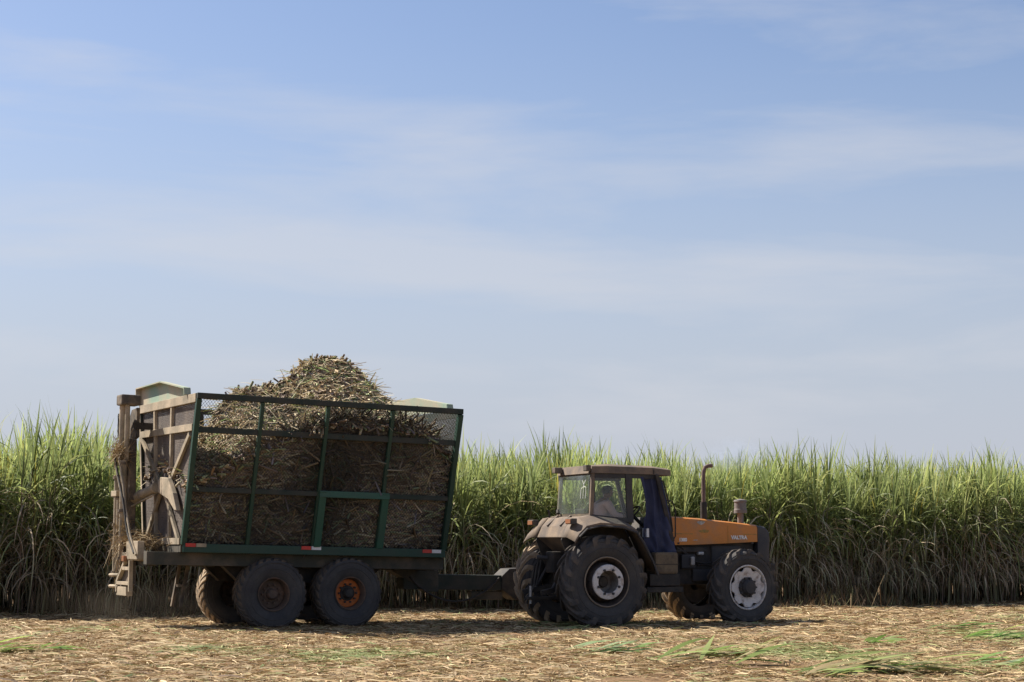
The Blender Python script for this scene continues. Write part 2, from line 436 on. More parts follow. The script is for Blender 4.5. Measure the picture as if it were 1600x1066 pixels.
# ------------------------------------------------------------------ sugarcane
class LeafMB:
    def __init__(s): s.v = []; s.f = []; s.c = []
    def blade(s, p, az, el, length, width, droop, col, segs=6, twist=0.0, pw=1.6):
        """a blade that starts at elevation el and bends over by droop (radians) along its length"""
        p = Vector(p); b = len(s.v)
        h = Vector((math.cos(az), math.sin(az), 0)); side0 = Vector((-math.sin(az), math.cos(az), 0))
        step = length / segs
        for i in range(segs + 1):
            t = i / segs
            e = el - droop * t ** pw
            d = h * math.cos(e) + Vector((0, 0, 1)) * math.sin(e)
            w = width * (0.45 + 1.9 * t if t < 0.3 else 1.02 * (1 - ((t - 0.3) / 0.7) ** 1.7)) * 0.5
            w = max(w, width * 0.03)
            nrm = d.cross(side0)
            a = twist * t
            sd = side0 * math.cos(a) + nrm * math.sin(a)
            s.v += [tuple(p - sd * w), tuple(p + sd * w)]
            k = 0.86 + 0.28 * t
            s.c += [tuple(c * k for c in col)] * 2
            if i < segs:
                s.f.append((b + 2 * i, b + 2 * i + 1, b + 2 * i + 3, b + 2 * i + 2))
            p = p + d * step
        return s
    def build(s, name, mat, parent=None):
        return np_mesh(name, np.array(s.v), np.array(s.f), mat, np.array(s.c), smooth=True, parent=parent)

GREENS = [(0.27, 0.325, 0.105), (0.33, 0.375, 0.13), (0.22, 0.275, 0.10), (0.40, 0.425, 0.165), (0.25, 0.305, 0.13)]
DRYS = [(0.50, 0.40, 0.275), (0.37, 0.295, 0.21), (0.60, 0.50, 0.355), (0.32, 0.265, 0.195), (0.41, 0.41, 0.255)]
def cane_variant(seed):
    r = random.Random(seed)
    st, gl, dl = MB(), LeafMB(), LeafMB()
    stc = []
    for k in range(8):
        a0 = r.uniform(0, 2 * math.pi); rr = r.uniform(0.03, 0.38)
        bx, by = rr * math.cos(a0), rr * math.sin(a0)
        hs = r.uniform(1.95, 2.55)
        la = r.uniform(0, 2 * math.pi); lm = r.uniform(0.0, 0.25) if r.random() < 0.85 else r.uniform(0.4, 0.8)
        dx, dy = math.cos(la) * lm, math.sin(la) * lm
        def at(z): return Vector((bx + dx * (z / hs) ** 1.5, by + dy * (z / hs) ** 1.5, z))
        n0 = len(st.v)
        st.tube([at(z) for z in (0, 0.5, 1.0, 1.5, 2.0, hs)], [0.014, 0.014, 0.013, 0.013, 0.012, 0.007], n=5, caps=False)
        c = r.choice([(0.18, 0.16, 0.09), (0.14, 0.12, 0.07), (0.20, 0.19, 0.09), (0.16, 0.11, 0.08)])
        stc += [c] * (len(st.v) - n0)
        az = r.uniform(0, 2 * math.pi)
        # spindle of young upright blades
        for j in range(r.randint(5, 6)):
            az += 2.4 + r.uniform(-0.4, 0.4)
            z = hs - 0.1 + r.uniform(-0.25, 0.1)
            g = r.choice(GREENS); f = r.uniform(0.85, 1.15)
            if r.random() < 0.05: g = (0.36, 0.32, 0.07)
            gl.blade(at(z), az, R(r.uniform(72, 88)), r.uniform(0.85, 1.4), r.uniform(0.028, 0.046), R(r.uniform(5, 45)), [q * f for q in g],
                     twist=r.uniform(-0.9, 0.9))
        # older blades that arch over
        for j in range(r.randint(7, 9)):
            az += 2.4 + r.uniform(-0.5, 0.5)
            z = hs - 0.15 - r.uniform(0, 1.0)
            g = r.choice(GREENS); f = r.uniform(0.55, 1.0)
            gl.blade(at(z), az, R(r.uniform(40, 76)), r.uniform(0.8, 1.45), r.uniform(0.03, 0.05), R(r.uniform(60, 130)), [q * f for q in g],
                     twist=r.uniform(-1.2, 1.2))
        # dead leaves that hang down the stalk
        for j in range(r.randint(17, 21)):
            az += 2.4 + r.uniform(-0.7, 0.7)
            z = r.uniform(0.5, hs - 0.4)
            g = r.choice(DRYS); f = r.uniform(0.7, 1.2)
            if z > 1.2 and r.random() < 0.4: g = (0.25, 0.29, 0.12)
            ln = min(r.uniform(0.6, 1.5), z * 1.2)
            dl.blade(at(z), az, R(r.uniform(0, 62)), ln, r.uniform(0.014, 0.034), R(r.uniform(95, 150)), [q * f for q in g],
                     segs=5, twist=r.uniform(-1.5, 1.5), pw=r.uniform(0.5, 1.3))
    return st, stc, gl, dl

U_F = Vector((math.cos(R(17.6)), math.sin(R(17.6)), 0)); N_F = Vector((-math.sin(R(17.6)), math.cos(R(17.6)), 0))
P_F = Vector((0, 41.9, 0))
def cane_scale(x):       # the stand is a little taller towards the left
    return 1.07 + 0.05 * max(-1.2, min(1.2, -x / 11.0)) + random.uniform(-0.12, 0.07) + 0.04 * math.sin(x * 1.7) * math.sin(x * 0.63 + 1.0)
NV = 8
variants = []
first_parts = []
spots = []
s_ = -13.5
while s_ < 16.0:
    spots.append((s_ + random.uniform(-0.12, 0.12), random.uniform(-0.55, 0.30)))
    s_ += 0.40
plant_data = []
for vi in range(NV):
    st, stc, gl, dl = cane_variant(100 + vi)
    plant_data.append((st, stc, gl, dl))
templ = []
for i, (s_, dn) in enumerate(spots):
    p = P_F + U_F * s_ + N_F * dn
    vi = i % NV
    root = empty('sugarcane_plant', None, (p.x, p.y, float(ground_z(p.x, p.y)) - 0.01), (random.gauss(0, .05), random.gauss(0, .05), random.uniform(0, 6.28)))
    k = cane_scale(p.x); root.scale = (k, k, k * random.uniform(0.92, 1.07))
    tag(root, 'tall sugarcane plant in the front edge of the standing cane', 'sugarcane', 'sugarcane plants along the front edge of the field')
    if i < NV:
        st, stc, gl, dl = plant_data[vi]
        a = np_mesh('stalk', np.array(st.v), np.array(st.f), M['stalk'], np.array(stc), smooth=True, parent=root)
        b_ = gl.build('green_leaf', M['leaf'], root); c_ = dl.build('dry_leaf', M['dry_leaf'], root)
        for o in (a, b_, c_): o['kind'] = 'stuff'
        templ.append((a, b_, c_))
    else:
        for o in templ[vi]:
            c = o.copy(); COL.objects.link(c); c.parent = root

# the rest of the field: one object, plants set on points by geometry nodes
pts, var, rot, scl = [], [], [], []
for row in range(10):
    dn0 = 0.75 + row * 0.62
    s_ = -21.0
    while s_ < 26.0:
        s1, dn = s_ + random.uniform(-0.2, 0.2), dn0 + random.uniform(-0.25, 0.25)
        p = P_F + U_F * s1 + N_F * dn
        pts.append((p.x, p.y, 0.0)); var.append(random.randrange(NV)); rot.append((random.uniform(-.06, .06), random.uniform(-.06, .06), random.uniform(0, 6.28)))
        k = cane_scale(p.x); scl.append((k, k, k * random.uniform(0.94, 1.06)))
        s_ += 0.55
s_ = -21.0
while s_ < 26.0:                       # the front row goes on beyond the picture
    if not -13.6 < s_ < 16.0:
        p = P_F + U_F * s_ + N_F * random.uniform(-0.2, 0.3)
        pts.append((p.x, p.y, 0.0)); var.append(random.randrange(NV)); rot.append((0.0, 0.0, random.uniform(0, 6.28)))
        k = cane_scale(p.x); scl.append((k, k, k))
    s_ += 0.40
me = bpy.data.meshes.new('sugarcane_field')
me.from_pydata(pts, [], [])
for nm, ty, key, dat in (('variant', 'INT', 'value', var), ('rot', 'FLOAT_VECTOR', 'vector', rot), ('scl', 'FLOAT_VECTOR', 'vector', scl)):
    at = me.attributes.new(nm, ty, 'POINT')
    at.data.foreach_set(key, np.array(dat).ravel())
fo = bpy.data.objects.new('sugarcane_field', me); COL.objects.link(fo)
tag(fo, 'dense green sugarcane standing behind the front edge of the field', 'sugarcane field', kind='stuff')
ng = bpy.data.node_groups.new('cane_on_points', 'GeometryNodeTree')
ng.interface.new_socket('Geometry', in_out='INPUT', socket_type='NodeSocketGeometry')
ng.interface.new_socket('Geometry', in_out='OUTPUT', socket_type='NodeSocketGeometry')
N = ng.nodes.new; l = ng.links.new
gi, gout = N('NodeGroupInput'), N('NodeGroupOutput')
na = N('GeometryNodeInputNamedAttribute'); na.data_type = 'INT'; na.inputs['Name'].default_value = 'variant'
nr = N('GeometryNodeInputNamedAttribute'); nr.data_type = 'FLOAT_VECTOR'; nr.inputs['Name'].default_value = 'rot'
ns = N('GeometryNodeInputNamedAttribute'); ns.data_type = 'FLOAT_VECTOR'; ns.inputs['Name'].default_value = 'scl'
e2r = N('FunctionNodeEulerToRotation'); l(nr.outputs['Attribute'], e2r.inputs['Euler'])
jn = N('GeometryNodeJoinGeometry')
for vi in range(NV):
    j = N('GeometryNodeJoinGeometry')
    for o in templ[vi]:
        oi = N('GeometryNodeObjectInfo'); oi.transform_space = 'ORIGINAL'; oi.inputs['Object'].default_value = o
        l(oi.outputs['Geometry'], j.inputs['Geometry'])
    cmp_ = N('FunctionNodeCompare'); cmp_.data_type = 'INT'; cmp_.operation = 'EQUAL'
    ia = [x for x in cmp_.inputs if x.type == 'INT']
    l(na.outputs['Attribute'], ia[0]); ia[1].default_value = vi
    ip = N('GeometryNodeInstanceOnPoints')
    l(gi.outputs[0], ip.inputs['Points']); l(cmp_.outputs['Result'], ip.inputs['Selection']); l(j.outputs['Geometry'], ip.inputs['Instance'])
    l(e2r.outputs['Rotation'], ip.inputs['Rotation']); l(ns.outputs['Attribute'], ip.inputs['Scale'])
    l(ip.outputs['Instances'], jn.inputs['Geometry'])
l(jn.outputs['Geometry'], gout.inputs[0])
md = fo.modifiers.new('cane', 'NODES'); md.node_group = ng

# ------------------------------------------------------------------ wheels
def tyre_mesh(Ro, w, rr, nl, lug_h, lug_w, sweep, side=1.0):
    """carcass turned round y plus raised lugs; returns (carcass, lugs)"""
    r0 = Ro - lug_h
    h = w / 2
    c = MB()
    prof = [(rr, -h * 0.80), (rr + 0.03, -h * 0.90), (rr + (r0 - rr) * 0.35, -h * 1.03), (rr + (r0 - rr) * 0.62, -h * 1.04), (r0 - 0.07, -h * 0.97), (r0 - 0.025, -h * 0.86),
            (r0, -h * 0.5), (r0 + 0.006, 0), (r0, h * 0.5), (r0 - 0.025, h * 0.86), (r0 - 0.07, h * 0.97), (rr + (r0 - rr) * 0.62, h * 1.04),
            (rr + (r0 - rr) * 0.35, h * 1.03), (rr + 0.03, h * 0.90), (rr, h * 0.80)]
    c.lathe(prof, 72)
    for yy, rad in ((h * 1.035, rr + (r0 - rr) * 0.48), (h * 0.99, rr + (r0 - rr) * 0.80)):
        for sg_ in (-1, 1):
            c.lathe([(rad - 0.012, sg_ * (yy - 0.004)), (rad - 0.006, sg_ * (yy + 0.007)), (rad + 0.006, sg_ * (yy + 0.007)), (rad + 0.012, sg_ * (yy - 0.004))], 72)
    g = MB()
    for sgn in (-1, 1):
        for k in range(nl):
            a0 = 2 * math.pi * (k + (0.5 if sgn > 0 else 0)) / nl
            st = []
            ts = (0, 0.3, 0.62, 0.9, 1.0, 1.06) if side >= 1 else (0, 0.3, 0.6, 0.86)
            for i, t in enumerate(ts):
                y = sgn * (-0.02 + t * (h + 0.02)) if i < 4 else sgn * h * ((1.0 if i == 4 else 1.03) - 0.10 * (1 - side))
                a = a0 + sweep * (t ** 0.8)
                top = Ro - (0.0 if i < 3 else (0.020 if side < 1 else 0.012 if i == 3 else (0.05 if i == 4 else 0.13)))
                bot = r0 - (0.02 if i < 3 else (0.05 if i == 3 else (0.09 if i == 4 else 0.16)))
                wd = lug_w * (0.85 + 0.3 * t) / Ro / 2
                q = []
                for (rad, da) in ((bot, -wd * 1.25), (bot, wd * 1.25), (top, wd), (top, -wd)):
                    q.append((rad * math.cos(a + da), y, rad * math.sin(a + da)))
                st.append(q)
            b0 = len(g.v)
            for q in st: g.v += q
            for i in range(len(st) - 1):
                for j in range(4):
                    g.f.append((b0 + 4 * i + j, b0 + 4 * i + (j + 1) % 4, b0 + 4 * i + 4 + (j + 1) % 4, b0 + 4 * i + 4 + j))
            g.f.append((b0, b0 + 1, b0 + 2, b0 + 3)); e = b0 + 4 * (len(st) - 1); g.f.append((e + 3, e + 2, e + 1, e))
    # squashed where it stands on the ground
    for mb_ in (c, g):
        mb_.v = [(x, y * (1 + 0.10 * max(0.0, min(1.0, (-z - Ro * 0.55) / (Ro * 0.4)))), max(z, -(Ro - 0.03))) for x, y, z in mb_.v]
    return c, g

def lathe_obj(name, prof, mat, parent, n=40, smooth=35):
    return MB().lathe(prof, n).build(name, mat, parent, smooth=smooth)

def bolts(mb, n, rad, y0, y1, r, a0=0.0):
    for k in range(n):
        a = a0 + 2 * math.pi * k / n
        x, z = rad * math.cos(a), rad * math.sin(a)
        mb.tube([(x, y0, z), (x, y1, z)], r, n=6)
    return mb

def nuts(parent, n, rad, y0, y1, r, mat, a0=0.0):
    me = None
    for k in range(n):
        a = a0 + 2 * math.pi * k / n
        if me is None:
            o = MB().tube([(0, y0, 0), (0, y1, 0)], r, n=6).build('wheel_nut', mat, parent); me = o.data
        else:
            o = bpy.data.objects.new('wheel_nut', me); COL.objects.link(o); o.parent = parent
        o.location = (rad * math.cos(a), 0, rad * math.sin(a))

def mud(mat_name='rubber'):
    """dark rubber with pale dried soil held on the tread (by radius from the axle)"""
    m = mat_paint('tread_with_dried_soil_' + mat_name, (0.055, 0.052, 0.052), (0.10, 0.09, 0.08), rough=0.9, scale=5, spec=0.2)
    return m

def copy_tree(o, parent):
    c = o.copy(); COL.objects.link(c); c.parent = parent
    for ch in list(o.children): copy_tree(ch, c)
    return c

# ------------------------------------------------------------------ trailer
TH = R(27.52)
PIV = 2.41
TX, TY = -6.19 + PIV * math.cos(TH), 32.612 + PIV * math.sin(TH)
trailer = empty('cane_trailer', None, (TX, TY, 0), (0, 0, TH))
tag(trailer, 'dark green mesh-sided cane trailer on four wheels, hitched behind the orange tractor', 'trailer')
PITCH = R(1.35)
def T(x, y, z):        # trailer body leans slightly nose-down about its axles
    x -= PIV
    return (x, y, z - x * math.tan(PITCH))
LT = 4.94
ZB, ZT = 1.42, 3.965
YN0, YN1 = -1.155, -1.895      # near side, bottom and top
YF0, YF1 = 1.155, 1.56         # far side
def near(x, z, o=0.0):
    t = (z - ZB) / (ZT - ZB)
    return T(x, YN0 + (YN1 - YN0) * t - o, z)
def far(x, z, o=0.0):
    t = (z - ZB) / (ZT - ZB)
    return T(x, YF0 + (YF1 - YF0) * t + o, z)
NUP = Vector(near(0, ZT)) - Vector(near(0, ZB))     # direction up the near panel
NOUT = Vector((1, 0, 0)).cross(NUP).normalized()

def wire_patch(mb, f, u0, u1, v0, v1, pitch, w, th, outv, slope=1.0):
    """diamond mesh on the patch f(u, v): two families of slanted wires, each a thin prism"""
    W_, H_ = u1 - u0, v1 - v0
    for fam in (1, -1):
        c = -H_ / slope if fam == 1 else 0.0
        end = W_ if fam == 1 else W_ + H_ / slope
        c += pitch * 0.5
        while c < end:
            # u = c + fam * v / slope
            pts_ = []
            va, vb = 0.0, H_
            if fam == 1:
                va = max(0.0, -c * slope); vb = min(H_, (W_ - c) * slope)
            else:
                va = max(0.0, (c - W_) * slope); vb = min(H_, c * slope)
            if vb - va > 0.01:
                ua, ub = c + fam * va / slope, c + fam * vb / slope
                mb.bar(f(u0 + ua, v0 + va), f(u0 + ub, v0 + vb), w, th, up=outv)
            c += pitch
    return mb

# near side wall: sill, rails, posts, mesh
sill = MB().bar(T(-0.02, YN0 - 0.01, 1.36), T(LT + 0.02, YN0 - 0.01, 1.36), 0.10, 0.15).build('side_sill', M['green'], trailer, bevel=0.008)
wall = MB().bar(near(-0.04, ZT - 0.03), near(LT + 0.04, ZT - 0.03), 0.09, 0.10).build('side_wall_rail', M['green_dark'], trailer, bevel=0.008)
for z in (3.37, 2.36):
    MB().bar(near(0.04, z), near(LT - 0.04, z), 0.07, 0.10 if z > 3 else 0.085).build('rail', M['green_dark'], wall, bevel=0.006)
for x in (0.0, LT):
    MB().bar(near(x, ZB), near(x, ZT - 0.08), 0.11 if x else 0.09, 0.09, up=(1, 0, 0)).build('corner_post', M['green'], wall, bevel=0.006)
for x in (1.14, 2.36, 3.60):
    MB().bar(near(x, ZB, 0.015), near(x, ZT - 0.08, 0.015), 0.07, 0.065, up=(1, 0, 0)).build('post', M['green'], wall, bevel=0.006)
d_ = MB()
d_.bar(near(2.43, ZB + 0.01, 0.05), near(2.43, 2.41, 0.05), 0.06, 0.13, up=(1, 0, 0))
d_.bar(near(3.64, ZB + 0.01, 0.05), near(3.64, 2.41, 0.05), 0.06, 0.13, up=(1, 0, 0))
d_.bar(near(2.36, 2.36, 0.055), near(3.71, 2.36, 0.055), 0.062, 0.115)
M['green_bright'] = mat_paint('hatch_green', (0.020, 0.085, 0.058), (0.03, 0.075, 0.055), rough=0.5, scale=2.5)
d_.build('hatch_frame', M['green_bright'], wall, bevel=0.006)
wire_patch(MB(), lambda u, v: near(u, v, -0.01), 0.04, LT - 0.04, ZB, ZT - 0.05, 0.056, 0.0045, 0.004, NOUT, 1.2).build('wire_mesh', M['wire'], wall)
for x0, zz in ((0.02, 1.41), (2.14, 1.405), (4.50, 1.395)):
    for k, mt in enumerate(('red_reflector', 'white_reflector')):
        dark = 'dusty' if (k == 1 and x0 < 1) else mt
        MB().bar(T(x0 + 0.19 * k, YN0 - 0.064, zz), T(x0 + 0.19 * (k + 1) - 0.01, YN0 - 0.064, zz), 0.012, 0.062).build('reflector', M[dark], sill)
# far side wall
fwall = MB().bar(far(-0.04, ZT - 0.03), far(LT + 0.04, ZT - 0.03), 0.09, 0.10).build('side_wall_rail', M['green_dark'], trailer)
for z in (3.37, 2.36):
    MB().bar(far(0.04, z), far(LT - 0.04, z), 0.07, 0.10).build('rail', M['green_dark'], fwall)
for x in (0.0, 1.14, 2.36, 3.60, LT):
    MB().bar(far(x, ZB), far(x, ZT - 0.08), 0.08, 0.08, up=(1, 0, 0)).build('post', M['green_dark'], fwall)
wire_patch(MB(), lambda u, v: far(u, v, -0.01), 0.04, LT - 0.04, ZB, ZT - 0.05, 0.056, 0.0045, 0.004, Vector((0, 1, 0.15)), 1.2).build('wire_mesh', M['wire'], fwall)

def end_wall(x, sg, mfr, mplate):
    """sg -1: rear, +1: front.  Frame of bars proud of an expanded-metal sheet, deflector hood on top"""
    def e(y, z, o=0.0): return T(x + sg * o, y, z)
    def yn(z): return YN0 + (YN1 - YN0) * (z - ZB) / (ZT - ZB)
    def yf(z): return YF0 + (YF1 - YF0) * (z - ZB) / (ZT - ZB)
    fr = MB().bar(e(yn(ZT) + 0.05, ZT - 0.06, 0.02), e(yf(ZT) - 0.02, ZT - 0.06, 0.02), 0.07, 0.15).build('end_wall_beam', mfr, trailer, bevel=0.006)
    def bar(y0, z0, y1, z1, w=0.07, o=0.02, d=0.05, nm='brace'):
        MB().bar(e(y0, z0, o), e(y1, z1, o), w, d, up=(1, 0, 0)).build(nm, mfr, fr, bevel=0.005)
    bar(yf(3.43) - 0.02, 3.43, yn(3.41) + 0.06, 3.41, 0.12, 0.024, 0.06, 'cross_bar')
    bar(yf(ZB) - 0.02, ZB + 0.05, yn(ZB) + 0.06, ZB + 0.05, 0.11, 0.03, 0.07, 'cross_bar')
    bar(yf(ZB), ZB, yf(ZT), ZT - 0.14, 0.08, 0.02, 0.055, 'post')
    for yt, yb in ((0.62, 0.42), (-0.42, -0.38)):
        bar(yt, ZT - 0.14, yb, ZB + 0.1, 0.075, 0.018, 0.055, 'post')
    bar(1.40, 3.36, 0.16, 2.50, 0.085, 0.034, 0.05)
    bar(-1.52, 3.30, -0.50, 2.56, 0.085, 0.034, 0.05)
    bar(0.10, 2.36, 0.98, 1.52, 0.085, 0.036, 0.05)
    bar(-0.02, 2.44, -0.98, 1.50, 0.085, 0.038, 0.05)
    w_ = MB()
    zs = [ZB + 0.02, 2.0, 2.6, 3.2, ZT - 0.1]
    for a_, b_ in zip(zs[:-1], zs[1:]):
        zm = (a_ + b_) / 2
        y0, y1 = yn(zm) + 0.05, yf(zm) - 0.02
        # sheet of slits: sheared so that it follows the sloping sides
        def f(u, v, a_=a_, b_=b_):
            t = u
            return e(yn(v) + 0.05 + (yf(v) - yn(v) - 0.07) * (u - 0) / 3.0, v, -0.01)
        wire_patch(w_, f, 0.0, 3.0, a_, b_, 0.052, 0.021, 0.005, Vector((1, 0, 0)), 1.0)
    w_.build('perforated_sheet', mplate, fr)
    # deflector hood: sheet with a turned lip along its top and side edges
    poly = [(1.60, ZT + 0.02), (1.64, 4.30), (0.10, 4.315), (-1.33, 4.10), (-1.36, ZT + 0.02)]
    hd = MB()
    hd.prism([(y, z) for y, z in poly], x - sg * 0.02, x + sg * 0.0, axis='x')
    for (ya, za), (yb, zb_) in zip(poly[:-1], poly[1:]):
        hd.bar((x + sg * 0.045, ya, za), (x + sg * 0.045, yb, zb_), 0.12, 0.022, up=(0, -(zb_ - za), (yb - ya)))
    hd.v = [T(*v) for v in hd.v]
    hd.build('deflector_hood', M['hood_green'], trailer)
    return fr
rear_w = end_wall(0.0, -1, M['dusty'], M['plate'])
front_w = end_wall(LT, 1, M['green_dark'], M['wire'])

# lifting bracket and tipping ram on the rear wall
def PB(mb): mb.v = [T(*v) for v in mb.v]; return mb
PB(MB().prism([(0.02, 2.34), (0.02, 2.52), (-0.14, 2.60), (-0.58, 2.57), (-0.90, 2.30), (-1.12, 2.00), (-1.00, 2.00), (-0.62, 2.20)], -0.045, -0.13, axis='x')).build('lift_bracket', M['dusty'], trailer, bevel=0.012)
ram = PB(MB().tube([(-0.36, 0.95, 2.20), (-0.14, 0.0, 2.42)], 0.085, n=16)).build('tipping_ram', M['dusty'], trailer, smooth=40)
for t_ in (0.0, 0.42, 0.95):
    p0, p1 = Vector((-0.36, 0.95, 2.20)), Vector((-0.14, 0.0, 2.42))
    a_ = p0.lerp(p1, t_ - 0.02); b_ = p0.lerp(p1, t_ + 0.035)
    PB(MB().tube([a_, b_], 0.10, n=16)).build('ram_collar', M['dusty_dark'] if t_ == 0 else M['dusty'], ram, smooth=40)
PB(MB().tube([(-0.40, 0.90, 2.06), (-0.20, 0.02, 2.28)], 0.018, n=8)).build('ram_hose', M['dusty'], ram, smooth=40)

# rear lifting mast
mast = PB(MB().box(-0.56, -0.34, 1.12, 1.30, 0.62, 3.30)).build('mast', M['dusty_dark'], trailer, bevel=0.01)
PB(MB().box(-0.72, -0.36, 0.84, 1.20, 3.90, 4.09)).build('mast_cap', M['dusty_dark'], mast, bevel=0.03)
PB(MB().tube([(-0.60, 1.12, 3.1), (-0.60, 1.12, 3.90)], 0.075, n=16)).build('lift_cylinder', M['dusty'], mast, smooth=40)
PB(MB().tube([(-0.58, 0.93, 2.9), (-0.58, 0.93, 3.92)], 0.045, n=12)).build('lift_rod', M['dusty'], mast, smooth=40)
PB(MB().tube([(-0.56, 1.12, 3.88), (-0.5, 1.36, 3.80), (-0.48, 1.55, 3.62), (-0.48, 1.58, 3.35), (-0.5, 1.42, 3.15)], [0.05, 0.07, 0.07, 0.07, 0.05], n=10)).build('mast_hose', M['black'], mast, smooth=50)
for q in range(3):
    PB(MB().tube([(-0.60, 1.30 + 0.16 * math.sin(a_ * 0.5 + q), 3.55 + (0.24 + 0.03 * q) * math.cos(a_ * 0.5) - 0.05 * q) for a_ in range(8)], 0.016, n=7)).build('mast_hose', M['black'], mast, smooth=60)
PB(MB().prism([(1.10, 3.35), (1.75, 3.2), (1.70, 3.62), (1.45, 3.86), (1.10, 3.88)], -0.36, -0.30, axis='x')).build('mast_plate', M['dusty_dark'], mast, bevel=0.01)
PB(MB().bar((-0.42, 1.12, 3.55), (-0.06, 1.12, 3.55), 0.08, 0.12)).build('mast_link', M['black'], mast)
PB(MB().box(-0.50, -0.40, 1.00, 1.14, 2.2, 3.3)).build('slide_plate', M['dusty_dark'], mast, bevel=0.01)
for y, z0, z1, w_ in ((1.26, 0.85, 2.65, 0.075), (0.90, 1.1, 2.9, 0.07), (1.14, 0.9, 2.3, 0.05)):
    PB(MB().tube([(-0.64, y, z0), (-0.64, y, z1)], w_ * 0.85, n=14)).build('mast_rail', M['dusty'], mast, smooth=40)
    for zz in (z0 + 0.05, (z0 + z1) / 2, z1 - 0.05):
        PB(MB().tube([(-0.64, y, zz - 0.025), (-0.64, y, zz + 0.025)], w_ * 1.15, n=14)).build('rail_flange', M['dusty_dark'], mast, smooth=40)
PB(MB().box(-0.72, -0.58, 1.06, 1.42, 2.26, 2.36)).build('rail_clamp', M['dusty'], mast, bevel=0.01)
for k, (p, q) in enumerate((((-0.70, 1.25, 2.95), (-0.72, -0.30, 1.22)), ((-0.74, 1.05, 2.95), (-0.74, -0.20, 1.25)), ((-0.71, 0.95, 3.0), (-0.70, -0.06, 1.30)))):
    p, q = Vector(p), Vector(q)
    pts_ = []
    for i in range(9):
        t_ = i / 8
        v = p.lerp(q, t_); v.z -= 0.10 * math.sin(math.pi * t_) * (1 + 0.4 * k); v.y += 0.05 * math.sin(3 * math.pi * t_ + k)
        pts_.append(v)
    PB(MB().tube(pts_, 0.022, n=8)).build('hydraulic_hose', M['dusty'] if k != 1 else M['black'], mast, smooth=60)
# rear frame, bumper and steps
rf = PB(MB().box(-0.66, -0.30, -0.25, 1.45, 1.12, 1.26)).build('rear_frame', M['dusty'], trailer, bevel=0.01)
PB(MB().box(-0.70, -0.58, -0.30, 0.42, 1.14, 1.46)).build('valve_box', M['dusty'], rf, bevel=0.012)
PB(MB().prism([(0.92, 0.72), (0.12, 0.72), (0.12, 1.10), (0.42, 1.10)], -0.66, -0.60, axis='x')).build('step_plate', M['dusty_dark'], rf, bevel=0.006)
for (ya, za, yb, zb_) in ((0.94, 0.72, 0.40, 1.12), (0.10, 0.58, 0.10, 1.12), (0.92, 0.72, 0.10, 0.72), (0.52, 0.98, 0.10, 0.98), (0.92, 0.56, 0.92, 0.74)):
    PB(MB().bar((-0.70, ya, za), (-0.70, yb, zb_), 0.06, 0.07, up=(1, 0, 0))).build('step_bar', M['dusty'], rf, bevel=0.005)
PB(MB().box(-0.72, -0.60, 0.30, 0.92, 0.50, 0.66)).build('rear_bumper', M['dusty'], rf, bevel=0.01)
for z in (0.86, 0.66):
    PB(MB().tube([(-0.70, 0.85, z), (-0.72, 1.36, z - 0.01)], 0.03, n=8)).build('hitch_pin', M['dusty'], rf, smooth=40)
PB(MB().box(-0.76, -0.70, 0.36, 0.50, 1.10, 1.20)).build('tail_lamp', M['lamp'], rf, bevel=0.01)

mast.location = (0.04, -0.34, 0)
rf.location = (0.04, -0.36, 0)
# chassis
ch = PB(MB().box(-0.60, LT + 0.08, -1.02, -0.82, 1.06, 1.284)).build('chassis_beam', M['chassis'], trailer, bevel=0.01)
PB(MB().box(-0.60, LT + 0.08, 0.82, 1.02, 1.06, 1.284)).build('chassis_beam', M['chassis'], trailer, bevel=0.01)
PB(MB().box(-0.05, LT + 0.05, -1.15, 1.15, 1.287, 1.40)).build('deck', M['chassis'], trailer)
for x in (-0.45, 0.6, 2.4, 4.2, LT - 0.1):
    PB(MB().box(x - 0.08, x + 0.08, -0.81, 0.81, 1.04, 1.27)).build('cross_member', M['chassis'], trailer)
for y in (-0.55, 0.55):
    PB(MB().prism([(0.9, 1.05), (3.9, 1.05), (3.6, 0.78), (1.2, 0.78)], y - 0.09, y + 0.09)).build('bogie_beam', M['black'], trailer)
for y in (0.30, 0.80):
    PB(MB().bar((0.55, y, 1.05), (0.42, y, 0.30), 0.07, 0.05, up=(1, 0, 0))).build('stand_leg', M['dusty_dark'], trailer)
PB(MB().bar((0.50, 0.30, 0.68), (0.50, 0.80, 0.68), 0.04, 0.05)).build('stand_brace', M['dusty_dark'], trailer)
# drawbar
db = PB(MB().box(4.60, 7.02, -0.16, 0.16, 0.68, 0.97)).build('drawbar', M['green_dark'], trailer, bevel=0.015)
PB(MB().prism([(4.30, 1.05), (5.32, 1.05), (5.32, 0.64), (5.10, 0.64)], -0.165, 0.165)).build('drawbar_gusset', M['chassis'], db, bevel=0.01)
PB(MB().prism([(6.66, 0.96), (6.82, 1.10), (7.10, 1.12), (7.20, 1.02), (7.22, 0.52), (6.95, 0.50), (6.66, 0.70)], -0.20, 0.20)).build('hitch_head', M['black'], db, bevel=0.02)
PB(MB().box(6.05, 6.72, -0.10, 0.10, 0.50, 0.66)).build('drawbar_skid', M['chassis'], db, bevel=0.01)
PB(MB().box(7.20, 7.62, -0.07, 0.07, 0.52, 0.62)).build('tow_eye', M['black'], db, bevel=0.01)
pts_ = [(4.7 + 1.9 * t / 10, -0.2, 0.92 - 0.46 * math.sin(math.pi * t / 10) ** 0.8) for t in range(11)]
PB(MB().tube(pts_, 0.02, n=8)).build('air_hose', M['black'], db, smooth=60)

